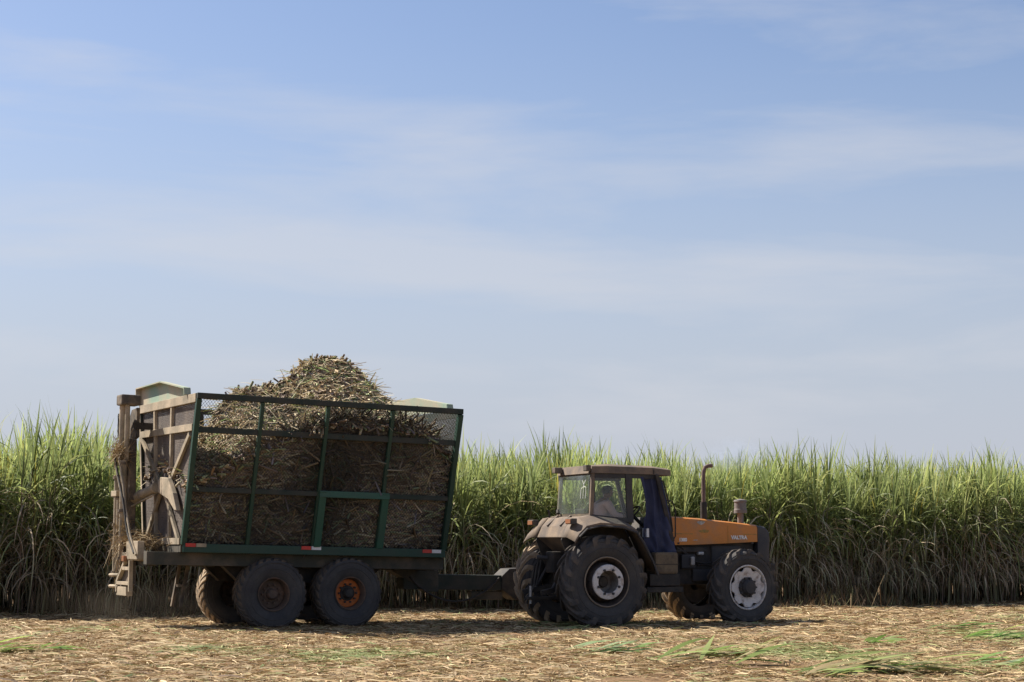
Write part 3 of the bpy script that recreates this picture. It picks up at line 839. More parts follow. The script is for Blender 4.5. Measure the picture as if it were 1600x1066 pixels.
# trailer wheels
def trailer_wheel(rim_mat, far_side=False):
    w = empty('wheel', trailer)
    Ro, wd, rr = 0.635, 0.50, 0.285
    c, g = tyre_mesh(Ro, wd, rr, 26, 0.020, 0.072, 0.34, side=0.35)
    ty = c.build('tyre', M['rubber'], w, smooth=40)
    g.build('tread_lug', M['rubber_soil'], w)
    s = -1                                    # outer face towards -y
    lathe_obj('rim', [(rr + 0.012, s * 0.235), (rr - 0.005, s * 0.235), (rr - 0.02, s * 0.20), (rr - 0.03, s * 0.06), (rr - 0.04, s * 0.0)], M['brown_rim'], w)
    lathe_obj('wheel_disc', [(rr - 0.03, s * 0.05), (rr - 0.04, s * 0.075), (0.20, s * 0.085), (0.13, s * 0.075), (0.10, s * 0.06)], rim_mat, w)
    h_ = MB().lathe([(0.14, s * 0.075), (0.135, s * 0.095), (0.10, s * 0.10), (0.095, s * 0.16), (0.07, s * 0.19), (0.0005, s * 0.195)], 32)
    nuts(w, 10, 0.165, s * 0.075, s * 0.125, 0.020, M['black'] if rim_mat is M['orange_rim'] else M['brown_rim'])
    h_.build('hub', M['black'] if rim_mat is M['orange_rim'] else M['brown_rim'], w, smooth=35)
    return w
M['rubber_soil'] = mat_paint('soil_dusted_rubber', (0.06, 0.053, 0.048), (0.18, 0.14, 0.10), rough=0.95, scale=3.0, lo=0.40, hi=0.75, spec=0.1)
AX = (-0.79, 0.655)
TW = 1.17
w1 = trailer_wheel(M['brown_rim']); w1.location = (AX[0], -TW + 0.14, 0.603)
w2 = trailer_wheel(M['orange_rim']); w2.location = (AX[1], -TW + 0.14, 0.603)
w1['label'] = 'dusty brown-rimmed wheel'; w2['label'] = 'orange-rimmed wheel'
for x in AX:
    w = copy_tree(w1, trailer); w.location = (x, TW - 0.14, 0.603); w.rotation_euler = (0, 0, math.pi)
    w['label'] = 'mud-caked wheel on the far side'
    for c_ in w.children:
        if c_.name.startswith('tread_lug'):
            c_.data = c_.data.copy(); c_.data.materials[0] = M['rubber_tan']
    MB().tube([(x, -0.9, 0.603), (x, 0.9, 0.603)], 0.07, n=12).build('axle', M['black'], trailer, smooth=40)

# ------------------------------------------------------------------ the load of chopped cane
def heap_z(x, y):
    top = np.interp(x, [0.05, 0.50, 0.82, 1.05, 1.35, 1.75, 2.20, 2.45, 2.70, 3.00, 3.50, 3.80, 4.05, 4.30, 4.45, 4.65, 4.90],
                    [2.90, 3.08, 3.42, 3.95, 4.28, 4.38, 4.42, 4.62, 4.82, 4.88, 4.86, 4.64, 4.38, 4.02, 3.68, 3.42, 3.12])
    edge = np.interp(x, [0.05, 0.5, 1.0, 1.6, 2.2, 3.0, 3.8, 4.3, 4.6, 4.9], [2.40, 2.60, 2.92, 3.22, 3.42, 3.52, 3.50, 3.40, 3.20, 2.95])
    yc = 0.15
    d = np.abs(y - yc) / np.where(y < yc, 1.95, 1.40)
    prof = np.clip(1 - d ** 1.05, 0, 1)
    k = edge + (top - edge) * prof
    return k + 0.085 * smooth_noise(x * 1.8, y * 1.8, 5)
BIL_COL = np.array([(0.32, 0.25, 0.16), (0.23, 0.165, 0.11), (0.15, 0.105, 0.075), (0.42, 0.35, 0.23), (0.21, 0.22, 0.12), (0.26, 0.28, 0.15), (0.21, 0.17, 0.155), (0.35, 0.25, 0.155), (0.11, 0.085, 0.065)])
def yside(z, near_=True):
    t = (z - ZB) / (ZT - ZB)
    return (YN0 + (YN1 - YN0) * t) if near_ else (YF0 + (YF1 - YF0) * t)
# core of the heap
gx_, gy_ = np.meshgrid(np.linspace(0.06, LT - 0.06, 50), np.linspace(0, 1, 34))
def core_pt(u, v):
    zz = 3.35
    y = -1.66 + v * (1.42 + 1.66)
    return y
cy_ = -1.66 + gy_ * 3.08
cz_ = heap_z(gx_, cy_) - 0.05
cy_ = np.clip(cy_, yside(cz_) + 0.17, yside(cz_, False) - 0.12)
top_v = np.stack([gx_.ravel(), cy_.ravel(), cz_.ravel()], 1)
nyy, nxx = gx_.shape
ii = np.arange(nxx * nyy).reshape(nyy, nxx)
q_top = np.stack([ii[:-1, :-1].ravel(), ii[:-1, 1:].ravel(), ii[1:, 1:].ravel(), ii[1:, :-1].ravel()], 1)
ring = np.concatenate([ii[0, :], ii[1:, -1], ii[-1, -2::-1], ii[-2:0:-1, 0]])
botv = top_v[ring].copy()
botv[:, 2] = 1.43
botv[:, 1] = np.where(np.arange(len(ring)) < nxx, YN0 + 0.17, np.where(botv[:, 1] > 1.3, YF0 - 0.06, botv[:, 1] * 0.68))
nb = len(top_v); m_ = len(ring)
q_s = np.array([(ring[k], nb + k, nb + (k + 1) % m_, ring[(k + 1) % m_]) for k in range(m_)])
cv = np.concatenate([top_v, botv])
cv = np.array([T(*v) for v in cv])
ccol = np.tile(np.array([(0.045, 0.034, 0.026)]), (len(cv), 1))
load = empty('cane_load', None, trailer.location, trailer.rotation_euler)
tag(load, 'heap of chopped brown and green sugarcane billets filling the mesh trailer', 'sugarcane load', kind='stuff')
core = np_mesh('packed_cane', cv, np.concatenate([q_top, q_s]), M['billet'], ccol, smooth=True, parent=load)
core['kind'] = 'stuff'

def billets(P, D, Ln, Rd, col, n=5):
    """small cut pieces of cane: closed n-sided prisms"""
    k = len(P)
    D = D / np.linalg.norm(D, axis=1, keepdims=True)
    ref = np.tile(np.array([0.3, 0.2, 0.93]), (k, 1))
    A = np.cross(D, ref); A /= np.linalg.norm(A, axis=1, keepdims=True)
    B = np.cross(D, A)
    V = np.zeros((k, 2, n, 3))
    for e_, sg_ in enumerate((-0.5, 0.5)):
        for j in range(n):
            a = 2 * math.pi * j / n
            V[:, e_, j] = P + D * (Ln * sg_)[:, None] + (A * math.cos(a) + B * math.sin(a)) * Rd[:, None]
    base = np.arange(k)[:, None] * (2 * n)
    q = [base + np.array([[j, (j + 1) % n, n + (j + 1) % n, n + j]]) for j in range(n)]
    # end caps as quads (pentagon = quad + degenerate-free quad split)
    q.append(base + np.array([[0, 1, 2, 3]])); q.append(base + np.array([[n, n + 3, n + 2, n + 1]]))
    return V.reshape(-1, 3), np.concatenate(q, 0), np.repeat(col, 2 * n, 0)

def load_cols(r, n, green=0.0):
    w = np.array([0.18, 0.19, 0.13, 0.10, 0.08 + green, 0.06 + green, 0.12, 0.08, 0.06]); w /= w.sum()
    return BIL_COL[r.choice(len(BIL_COL), n, p=w)] * r.uniform(0.7, 1.2, n)[:, None]
r = np.random.default_rng(31)
VV, QQ, CC, off = [], [], [], 0
def push(t):
    global off
    v, q, c = t
    v = np.array([v[:, 0] - PIV, v[:, 1], v[:, 2]]).T
    v = np.stack([v[:, 0], v[:, 1], v[:, 2] - v[:, 0] * math.tan(PITCH)], 1)
    VV.append(v); QQ.append(q + off); CC.append(c); off += len(v)
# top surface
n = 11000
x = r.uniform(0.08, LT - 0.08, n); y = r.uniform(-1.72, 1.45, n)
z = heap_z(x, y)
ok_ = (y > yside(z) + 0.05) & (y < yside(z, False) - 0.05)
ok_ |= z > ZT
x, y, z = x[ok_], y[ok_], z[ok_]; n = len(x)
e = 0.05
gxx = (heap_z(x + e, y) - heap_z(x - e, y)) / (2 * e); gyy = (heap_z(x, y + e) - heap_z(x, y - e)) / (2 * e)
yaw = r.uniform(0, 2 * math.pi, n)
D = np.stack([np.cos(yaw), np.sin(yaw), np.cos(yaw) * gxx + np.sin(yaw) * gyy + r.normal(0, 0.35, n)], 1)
push(billets(np.stack([x, y, z + r.uniform(-0.03, 0.05, n)], 1), D, r.uniform(0.18, 0.50, n), r.uniform(0.012, 0.027, n), load_cols(r, n, 0.05) * (1.25 + 0.35 * smooth_noise(x * 3, y * 3, 8))[:, None]))  # same palette lightened on top: sunlight put into the colour
# sides seen through the mesh, their shade put into the billet colour
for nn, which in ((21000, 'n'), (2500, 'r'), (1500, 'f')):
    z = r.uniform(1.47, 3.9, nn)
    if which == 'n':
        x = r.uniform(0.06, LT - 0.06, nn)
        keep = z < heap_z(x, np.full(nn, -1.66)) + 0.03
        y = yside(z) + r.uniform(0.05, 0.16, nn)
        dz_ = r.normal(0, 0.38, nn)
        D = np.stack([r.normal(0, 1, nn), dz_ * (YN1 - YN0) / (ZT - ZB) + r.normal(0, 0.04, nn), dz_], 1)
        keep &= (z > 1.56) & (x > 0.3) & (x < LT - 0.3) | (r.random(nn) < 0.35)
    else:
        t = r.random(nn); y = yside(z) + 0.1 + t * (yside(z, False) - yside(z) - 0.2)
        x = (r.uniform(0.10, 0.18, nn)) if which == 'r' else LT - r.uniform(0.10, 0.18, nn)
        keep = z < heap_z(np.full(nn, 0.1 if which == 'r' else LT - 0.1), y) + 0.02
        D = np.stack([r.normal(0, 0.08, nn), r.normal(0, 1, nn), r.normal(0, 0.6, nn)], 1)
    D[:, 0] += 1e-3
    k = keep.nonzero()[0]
    push(billets(np.stack([x, y, z], 1)[k], D[k], np.minimum(0.14 + 0.75 * r.random(len(k)) ** 2.5, np.where((z[k] < 1.6) | (x[k] < 0.35) | (x[k] > LT - 0.35), 0.16, 1.0)), r.uniform(0.008, 0.022, len(k)), load_cols(r, len(k), 0.0) * np.array([0.68, 0.74, 0.80]) * np.clip(1.0 + 0.55 * smooth_noise((x + y)[k] * 2.2, z[k] * 2.6, 17), 0.35, 1.9)[:, None]))  # shared palette darkened and greyed: painted shade, plus random trash patches
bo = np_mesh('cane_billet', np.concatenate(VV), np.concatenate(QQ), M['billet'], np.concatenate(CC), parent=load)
bo['kind'] = 'stuff'
# leaf shreds in the load
n = 6500
x = r.uniform(0.1, LT - 0.1, n); y = r.uniform(-1.7, 1.4, n); z = heap_z(x, y)
ok_ = (y > yside(np.minimum(z, ZT)) + 0.12) & (y < yside(z, False) - 0.05)
x, y, z = x[ok_], y[ok_], z[ok_]; n = len(x)
lc = np.array([(0.20, 0.28, 0.08), (0.48, 0.40, 0.25), (0.38, 0.28, 0.17), (0.27, 0.35, 0.13), (0.58, 0.49, 0.33)])[r.choice(5, n, p=[0.09, 0.33, 0.28, 0.06, 0.24])]
sv, sq, sc_ = strips(np.stack([x, y, z], 1), r.uniform(0, 6.28, n), 0.15 + 0.65 * r.random(n) ** 2, r.uniform(0.010, 0.026, n), r.uniform(0.0, 0.06, n), r.uniform(0, 0.5, n), r.normal(0, 0.28, n), lc)
VV, QQ, CC, off = [], [], [], 0
push((sv, sq, sc_))
ls = np_mesh('leaf_shred', VV[0], QQ[0], M['straw'], CC[0], parent=load)
ls['kind'] = 'stuff'

def straw_clump(name, label, cen, rad, n, seed, hang=0.3):
    rr_ = np.random.default_rng(seed)
    P = np.array(cen) + rr_.normal(0, 1, (n, 3)) * np.array(rad) * 0.5
    c = STRAW_COL[rr_.choice(6, n)] * rr_.uniform(0.6, 1.0, n)[:, None]
    v, q, cc = strips(P, rr_.uniform(0, 6.28, n), rr_.uniform(0.12, 0.45, n), rr_.uniform(0.006, 0.016, n), np.zeros(n), rr_.uniform(-0.8, 0.8, n), rr_.normal(0, hang * 3, n), c)
    v = np.array([T(*p_) for p_ in v])
    o = np_mesh(name, v, q, M['straw'], cc)
    o.location = trailer.location; o.rotation_euler = trailer.rotation_euler
    tag(o, label, 'straw', kind='stuff')
    return o
straw_clump('straw_clump', 'tangle of dry straw caught round the rear mast cylinder', (-0.58, 0.80, 3.02), (0.16, 0.34, 0.16), 300, 5, 0.35)
straw_clump('straw_clump', 'dry straw heaped on the rear frame of the trailer', (-0.36, 0.35, 1.47), (0.25, 0.85, 0.12), 650, 6, 0.12)
straw_clump('straw_clump', 'dry straw hanging from the foot of the rear mast', (-0.58, 0.68, 1.45), (0.08, 0.35, 0.35), 220, 8, 0.5)

# ------------------------------------------------------------------ tractor
KH = R(24.0)
tractor = empty('tractor', None, (1.23, 33.811, 0), (0, 0, KH))
tag(tractor, 'dusty orange tractor with a brown cab roof, pulling the cane trailer', 'tractor')
def ag_wheel(Ro, wd, rr, nl, lh, lw, sweep, kind):
    w = empty('wheel', tractor)
    c, g = tyre_mesh(Ro, wd, rr, nl, lh, lw, sweep)
    c.build('tyre', M['rubber'], w, smooth=40)
    g.build('tread_lug', M['rubber_lug'], w, smooth=30)
    s = -1
    if kind == 'rear':
        lathe_obj('rim', [(rr + 0.015, s * wd * 0.47), (rr - 0.005, s * wd * 0.475), (rr - 0.02, s * wd * 0.42), (rr - 0.05, s * wd * 0.30), (rr - 0.07, s * 0.0), (rr - 0.05, -s * 0.1)], M['dark_rim'], w)
        lathe_obj('rim_edge', [(rr + 0.018, s * wd * 0.472), (rr + 0.006, s * wd * 0.492), (rr - 0.008, s * wd * 0.48)], M['brown_edge'], w)
        lathe_obj('disc_cone', [(rr - 0.06, s * 0.02), (0.35, s * 0.08), (0.312, s * 0.27)], M['dark_rim'], w)
        lathe_obj('wheel_disc', [(0.312, s * 0.27), (0.305, s * 0.295), (0.295, s * 0.30), (0.205, s * 0.30), (0.198, s * 0.29)], M['white_rim'], w)
        lathe_obj('hub_cup', [(0.198, s * 0.29), (0.19, s * 0.10), (0.17, s * 0.04), (0.09, s * 0.03)], M['cup_grey'], w)
        h_ = MB().lathe([(0.105, s * 0.02), (0.10, s * 0.09), (0.085, s * 0.11), (0.0005, s * 0.11)], 24)
        h_.build('hub', M['black'], w, smooth=35)
        nuts(w, 8, 0.222, s * 0.29, s * 0.33, 0.024, M['charcoal'], 0.39)
    else:
        lathe_obj('rim', [(rr + 0.015, s * wd * 0.47), (rr - 0.004, s * wd * 0.485), (rr - 0.018, s * wd * 0.44), (rr - 0.03, s * wd * 0.30), (rr - 0.03, s * 0.05)], M['white_rim'], w)
        lathe_obj('rim_well', [(rr - 0.032, s * 0.10), (rr - 0.06, s * 0.02), (0.1, s * 0.01)], M['black'], w)
        # scalloped disc
        n = 96
        outer, inner = [], []
        for k in range(n):
            a = 2 * math.pi * k / n
            ph = ((k % 12) - 6) / 12.0
            dip = 0.050 * max(0.0, 1 - (ph / 0.26) ** 2)
            outer.append((a, rr - 0.034 - dip))
        d_ = MB()
        rings = []
        for yy, f in ((s * 0.155, 1.0), (s * 0.180, 0.985)):
            rings.append([(r_ * f * math.cos(a), yy, r_ * f * math.sin(a)) for a, r_ in outer])
        rings.append([(0.185 * math.cos(2 * math.pi * k / n), s * 0.145, 0.185 * math.sin(2 * math.pi * k / n)) for k in range(n)])
        b0 = 0
        for rg in rings: d_.v += rg
        for i in range(2):
            for k in range(n):
                d_.f.append((i * n + k, i * n + (k + 1) % n, (i + 1) * n + (k + 1) % n, (i + 1) * n + k))
        d_.build('wheel_disc', M['white_rim'], w, smooth=30)
        h_ = MB().lathe([(0.187, s * 0.14), (0.155, s * 0.165), (0.135, s * 0.17), (0.13, s * 0.25), (0.11, s * 0.275), (0.0005, s * 0.28)], 32)
        h_.build('hub', M['charcoal'], w, smooth=35)
        nuts(w, 10, 0.172, s * 0.14, s * 0.205, 0.021, M['charcoal'])
    return w
M['rubber_lug'] = mat_paint('dusty_lug_rubber', (0.062, 0.056, 0.053), (0.15, 0.122, 0.097), rough=0.92, scale=2.6, lo=0.42, hi=0.75, spec=0.2)
M['cup_grey'] = mat_paint('grey_cup', (0.20, 0.19, 0.18), (0.10, 0.08, 0.07), rough=0.7, scale=8)
M['dark_rim'] = mat_paint('dark_rim_barrel', (0.035, 0.03, 0.03), (0.10, 0.075, 0.06), rough=0.7, scale=7)
M['brown_edge'] = mat_paint('rim_edge', (0.24, 0.19, 0.14), (0.13, 0.10, 0.08), rough=0.7, scale=7)
WB = 2.95
kr = ag_wheel(0.838, 0.50, 0.435, 18, 0.05, 0.075, 0.50, 'rear'); kr.location = (0, -0.90, 0.806); kr['label'] = 'rear wheel with a white bolted disc'
kf = ag_wheel(0.709, 0.40, 0.400, 17, 0.042, 0.062, 0.46, 'front'); kf.location = (WB, -0.88, 0.678); kf.rotation_euler = (0, 0, R(4)); kf['label'] = 'front wheel with a scalloped white disc'
for src, loc_, ang, lb in ((kr, (0, 0.90, 0.806), 0, 'mud-caked rear wheel on the far side'), (kf, (WB, 0.88, 0.678), R(4), 'front wheel on the far side')):
    w = copy_tree(src, tractor); w.location = loc_; w.rotation_euler = (0, 0, math.pi + ang); w['label'] = lb
    for c_ in w.children:
        if c_.name.startswith('tread_lug'):
            c_.data = c_.data.copy(); c_.data.materials[0] = M['rubber_tan']

def KB(name, mat, parent=None, **k):
    return name, mat, parent
# --- running gear
MB().prism([(-0.45, 0.62), (-0.38, 1.10), (0.10, 1.22), (1.10, 1.10), (1.75, 1.05), (1.75, 0.62), (0.9, 0.55), (-0.2, 0.50)], -0.26, 0.26).build('transmission', M['black'], tractor, bevel=0.03)
MB().tube([(0, -0.80, 0.828), (0, 0.80, 0.828)], 0.13, n=16).build('rear_axle', M['black'], tractor, smooth=40)
MB().tube([(WB, -0.72, 0.70), (WB, 0.72, 0.70)], 0.09, n=14).build('front_axle', M['black'], tractor, smooth=40)
eng = MB().prism([(1.70, 0.72), (1.70, 1.50), (3.55, 1.50), (3.62, 0.95), (3.3, 0.72)], -0.29, 0.29).build('engine', M['black'], tractor, bevel=0.02)
for (x0, x1, y0, y1, z0, z1, mt, nm) in ((1.95, 2.25, -0.38, -0.28, 1.02, 1.28, 'charcoal', 'fuel_filter'), (2.62, 3.25, -0.34, -0.26, 1.10, 1.44, 'charcoal', 'side_cover'),
                                       (1.85, 2.5, -0.36, -0.28, 1.32, 1.42, 'black', 'manifold'), (2.3, 2.42, -0.40, -0.30, 1.27, 1.33, 'steel', 'injector_pipe'),
                                       (2.12, 2.20, -0.44, -0.38, 1.08, 1.24, 'steel', 'filter_bowl'), (2.2, 2.7, -0.36, -0.30, 0.78, 1.0, 'charcoal', 'starter_motor')):
    MB().box(x0, x1, y0, y1, z0, z1).build(nm, M[mt], eng, bevel=0.02)
for k in range(3):
    pts_ = [(1.75 + 0.25 * t + 0.1 * k, -0.33 - 0.04 * math.sin(t * 1.3 + k), 1.35 - 0.12 * t * (0.6 + 0.2 * k) + 0.08 * math.sin(t * 2 + k)) for t in range(5)]
    MB().tube(pts_, 0.012, n=6).build('fuel_line', M['charcoal'], eng, smooth=60)
MB().box(1.10, 1.58, -0.92, -0.52, 0.93, 1.33).build('fuel_tank', M['tan_tank'], tractor, bevel=0.05)
MB().box(1.085, 1.595, -0.925, -0.515, 1.10, 1.115).build('tank_strap', M['black'], tractor)
MB().box(0.95, 1.70, -0.88, -0.45, 0.60, 0.70).build('step_plate', M['black'], tractor, bevel=0.01)
MB().box(1.0, 1.62, -0.9, -0.5, 0.72, 0.93).build('tank_shelf', M['black'], tractor, bevel=0.01)
MB().box(1.05, 1.60, 0.50, 0.90, 0.70, 1.30).build('battery_box', M['black'], tractor, bevel=0.03)
# rear linkage
for y in (-0.32, 0.32):
    MB().bar((-0.35, y, 0.72), (-0.95, y * 1.25, 0.60), 0.06, 0.09).build('lift_arm', M['black'], tractor, bevel=0.008)
    MB().tube([(-0.30, y, 1.35), (-0.72, y * 1.15, 0.66)], 0.03, n=8).build('lift_link', M['charcoal'], tractor, smooth=40)
MB().box(-0.60, -0.25, -0.17, 0.17, 0.95, 1.34).build('hydraulic_block', M['black'], tractor, bevel=0.03)
MB().tube([(-0.62, 0.05, 1.22), (-0.80, 0.10, 1.24)], 0.04, n=12).build('coupler', M['charcoal'], tractor, smooth=40)
for k in range(3):
    pts_ = [(-0.72 - 0.05 * t, 0.28 - 0.10 * k, 1.15 - 0.16 * t + 0.10 * math.sin(t * 1.6 + k)) for t in range(6)]
    MB().tube(pts_, 0.018, n=8).build('rear_hose', M['black'], tractor, smooth=60)
MB().bar((-0.3, 0, 0.50), (-1.05, 0, 0.50), 0.10, 0.06).build('tow_bar', M['black'], tractor, bevel=0.008)
MB().tube([(-0.98, 0, 0.40), (-0.98, 0, 0.72)], 0.025, n=8).build('hitch_pin', M['steel'], tractor, smooth=40)

# --- bonnet
def loft(secs):
    m = MB(); n = len(secs[0])
    for s_ in secs: m.v += [tuple(p) for p in s_]
    for i in range(len(secs) - 1):
        for k in range(n):
            m.f.append((i * n + k, i * n + (k + 1) % n, (i + 1) * n + (k + 1) % n, (i + 1) * n + k))
    m.f.append(tuple(range(n))[::-1]); m.f.append(tuple((len(secs) - 1) * n + k for k in range(n)))
    return m
def bsec(x, zt, zb, hw):
    r_ = 0.07
    return [(x, -hw, zb), (x, -hw, zt - r_), (x, -hw + 0.02, zt - r_ * 0.35), (x, -hw + r_, zt), (x, 0, zt + 0.015), (x, hw - r_, zt), (x, hw - 0.02, zt - r_ * 0.35), (x, hw, zt - r_), (x, hw, zb)]
bon = loft([bsec(1.70, 1.99, 1.455, 0.42), bsec(2.3, 1.955, 1.465, 0.42), bsec(3.0, 1.895, 1.49, 0.415), bsec(3.585, 1.835, 1.515, 0.40)]).build('bonnet', M['orange'], tractor, smooth=40)
MB().bar((1.75, -0.4225, 1.665), (3.57, -0.403, 1.655), 0.004, 0.012).build('bonnet_crease', M['olive_stain'], bon)
MB().prism([(2.25, 1.885), (2.33, 1.905), (2.44, 1.895), (2.40, 1.85), (2.34, 1.83), (2.29, 1.85)], -0.4235, -0.4215).build('bare_patch', M['stain'], bon)
MB().prism([(2.28, 1.72), (2.40, 1.745), (2.52, 1.73), (2.50, 1.69), (2.36, 1.68)], -0.4235, -0.4215).build('olive_patch', M['olive_stain'], bon)
MB().prism([(2.16, 1.545), (2.22, 1.56), (2.28, 1.55), (2.24, 1.535)], -0.4235, -0.4215).build('bare_patch', M['stain'], bon)
for xx in (1.86, 3.46):
    MB().box(xx - 0.02, xx + 0.02, -0.432, -0.405, 1.475, 1.505).build('bonnet_latch', M['charcoal'], bon, bevel=0.004)
MB().bar((2.93, -0.4185, 1.50), (2.93, -0.4185, 1.82), 0.005, 0.006, up=(1, 0, 0)).build('bonnet_seam', M['olive_stain'], bon)
gr = loft([bsec(3.59, 1.83, 1.16, 0.405), bsec(3.78, 1.80, 1.13, 0.40), bsec(3.87, 1.73, 1.13, 0.36)]).build('front_grille', M['charcoal'], tractor, smooth=35)
for z in (1.3, 1.4, 1.5, 1.6):
    MB().box(3.86, 3.885, -0.32, 0.32, z - 0.02, z + 0.02).build('grille_bar', M['black'], gr)
for y in (-0.24, 0.24):
    MB().tube([(3.84, y, 1.66), (3.885, y, 1.66)], 0.07, n=16).build('headlight', M['white_reflector'], gr, smooth=40)
MB().box(3.3, 4.05, -0.30, 0.30, 0.72, 1.10).build('front_weight_carrier', M['black'], tractor, bevel=0.03)
def lettering(txt, x, z, size, name):
    cu = bpy.data.curves.new(name, 'FONT'); cu.body = txt; cu.size = size; cu.extrude = 0.002; cu.offset = 0.0045
    o = bpy.data.objects.new(name, cu)
    COL.objects.link(o)
    dg = bpy.context.evaluated_depsgraph_get()
    me = bpy.data.meshes.new_from_object(o.evaluated_get(dg))
    bpy.data.objects.remove(o)
    o = bpy.data.objects.new(name, me); me.materials.clear(); me.materials.append(M['white'])
    COL.objects.link(o); o.parent = bon
    o.location = (x, -0.42, z); o.rotation_euler = (R(90), 0, R(0.6))
    return o
lettering('VALTRA', 3.00, 1.565, 0.095, 'bonnet_lettering').location.y = -0.420
lettering('1380', 1.87, 1.525, 0.085, 'bonnet_number').location.y = -0.4245
ex = MB().tube([(2.49, -0.28, 1.90), (2.49, -0.28, 2.26)], 0.062, n=14).build('exhaust_base', M['black'], tractor, smooth=40)
MB().tube([(2.49, -0.28, 2.24), (2.49, -0.28, 2.72), (2.495, -0.28, 2.84), (2.53, -0.28, 2.915), (2.59, -0.28, 2.945), (2.68, -0.28, 2.95)], 0.038, n=14, caps=False).build('exhaust_pipe', M['rust'], tractor, smooth=50)
ai = MB().tube([(3.40, -0.1, 1.80), (3.40, -0.1, 2.08)], 0.06, n=16).build('intake_stem', M['canister'], tractor, smooth=40)
MB().lathe([(0.0005, 2.06), (0.125, 2.06), (0.125, 2.13), (0.115, 2.14), (0.115, 2.27), (0.13, 2.28), (0.12, 2.31), (0.0005, 2.335)], 24, axis='z').build('precleaner', M['canister'], ai, smooth=35)
ai.children[0].location = (3.40, -0.1, 0)

# --- fenders and deck
def fender(s):
    """s=-1 near, +1 far: sloped crown, outer lip and rear skirt, as one pressed sheet with thickness"""
    prof = [(-0.62, 1.60, 1.52), (-0.53, 1.78, 1.66), (-0.38, 1.95, 1.80), (-0.10, 2.00, 1.86), (0.35, 1.955, 1.83), (0.62, 1.86, 1.74), (0.78, 1.62, 1.52), (0.95, 1.30, 1.22), (1.05, 1.05, 0.98)]
    m = MB(); n = len(prof)
    for (x, zi, zo) in prof:
        zi_ = zi
        for (y, z) in ((0.55, zi_), (0.76, zi_), (0.98, zi_ * 0.35 + zo * 0.65), (1.10, zo), (1.112, zo - 0.05)):
            m.v.append((x, s * y, z))
    for i in range(n - 1):
        for j in range(4):
            m.f.append((i * 5 + j, i * 5 + j + 1, i * 5 + 6 + j, i * 5 + 5 + j))
    o = m.build('fender', M['cab_dust'], tractor, smooth=18)
    sm = o.modifiers.new('thick', 'SOLIDIFY'); sm.thickness = 0.02; sm.offset = -1 if s < 0 else -1
    # inner lining, black
    m2 = MB()
    m2.prism([(p[0], p[1] - 0.05) for p in prof] + [(0.4, 1.0), (-0.4, 1.0)], s * 0.53, s * 0.55)
    m2.build('fender_lining', M['black'], o)
    # dark rubber edge round the arch
    m3 = MB()
    m3.tube([(p[0], s * 1.112, p[2] - 0.06) for p in prof[1:]], 0.022, n=6)
    m3.build('fender_edge', M['charcoal'], o, smooth=60)
    return o
fn = fender(-1); ff = fender(1)
MB().prism([(-0.60, 1.60), (-0.51, 1.80), (-0.37, 1.955), (-0.05, 1.985), (0.6, 1.90), (0.6, 1.2), (-0.1, 1.2)], -0.53, 0.53).build('rear_deck', M['cab_dust'], tractor, bevel=0.015)
for y in (-0.30, 0.25):
    MB().bar((-0.52, y, 1.80), (-0.30, y, 1.985), 0.05, 0.05).build('deck_rib', M['cab_dust'], tractor, bevel=0.01)
for (x, y, z) in ((-0.50, -0.80, 1.86), (-0.46, 0.92, 1.85)):
    lp = MB().box(x - 0.10, x + 0.02, y - 0.12, y + 0.12, z - 0.03, z + 0.075).build('tail_lamp', M['dusty_dark'], tractor, bevel=0.015)
    MB().box(x - 0.112, x - 0.101, y - 0.10, y + 0.10, z - 0.015, z + 0.06).build('lamp_lens', M['lamp'], lp)
MB().tube([(-0.30, 0.62, 1.92), (-0.32, 0.60, 2.08), (-0.34, 0.62, 2.10)], 0.02, n=8).build('deck_handle', M['black'], tractor, smooth=40)

# --- cab
cab = MB()
cab.v = []
roof = loft([[(-0.13, -0.80, 2.755), (-0.12, -0.79, 2.875), (-0.06, -0.72, 2.90), (-0.02, 0.72, 2.90), (-0.04, 0.79, 2.875), (-0.05, 0.80, 2.755)],
             [(0.2, -0.80, 2.755), (0.2, -0.79, 2.885), (0.2, -0.70, 2.925), (0.2, 0.70, 2.925), (0.2, 0.79, 2.885), (0.2, 0.80, 2.755)],
             [(1.15, -0.79, 2.745), (1.15, -0.78, 2.865), (1.15, -0.70, 2.90), (1.15, 0.70, 2.90), (1.15, 0.78, 2.865), (1.15, 0.79, 2.745)],
             [(1.52, -0.77, 2.725), (1.52, -0.76, 2.83), (1.48, -0.68, 2.86), (1.48, 0.68, 2.86), (1.52, 0.76, 2.83), (1.52, 0.77, 2.725)]]).build('cab_roof', M['cab_dust'], tractor, smooth=30, bevel=0.0)
for y in (-0.70, 0.62):
    MB().box(-0.22, -0.12 + 0.06 * (y > 0), y - 0.07, y + 0.07, 2.79, 2.90).build('work_lamp', M['dusty_dark'], roof, bevel=0.015)
MB().box(1.14, 1.155, -0.806, -0.795, 2.75, 2.865).build('roof_seam', M['charcoal'], roof)
fm = M['cab_dust']; fd = M['charcoal']
def pillar(p, q, w, d, mt, nm='pillar'):
    return MB().bar(p, q, w, d, up=(1, 0, 0)).build(nm, mt, tractor, bevel=0.01)
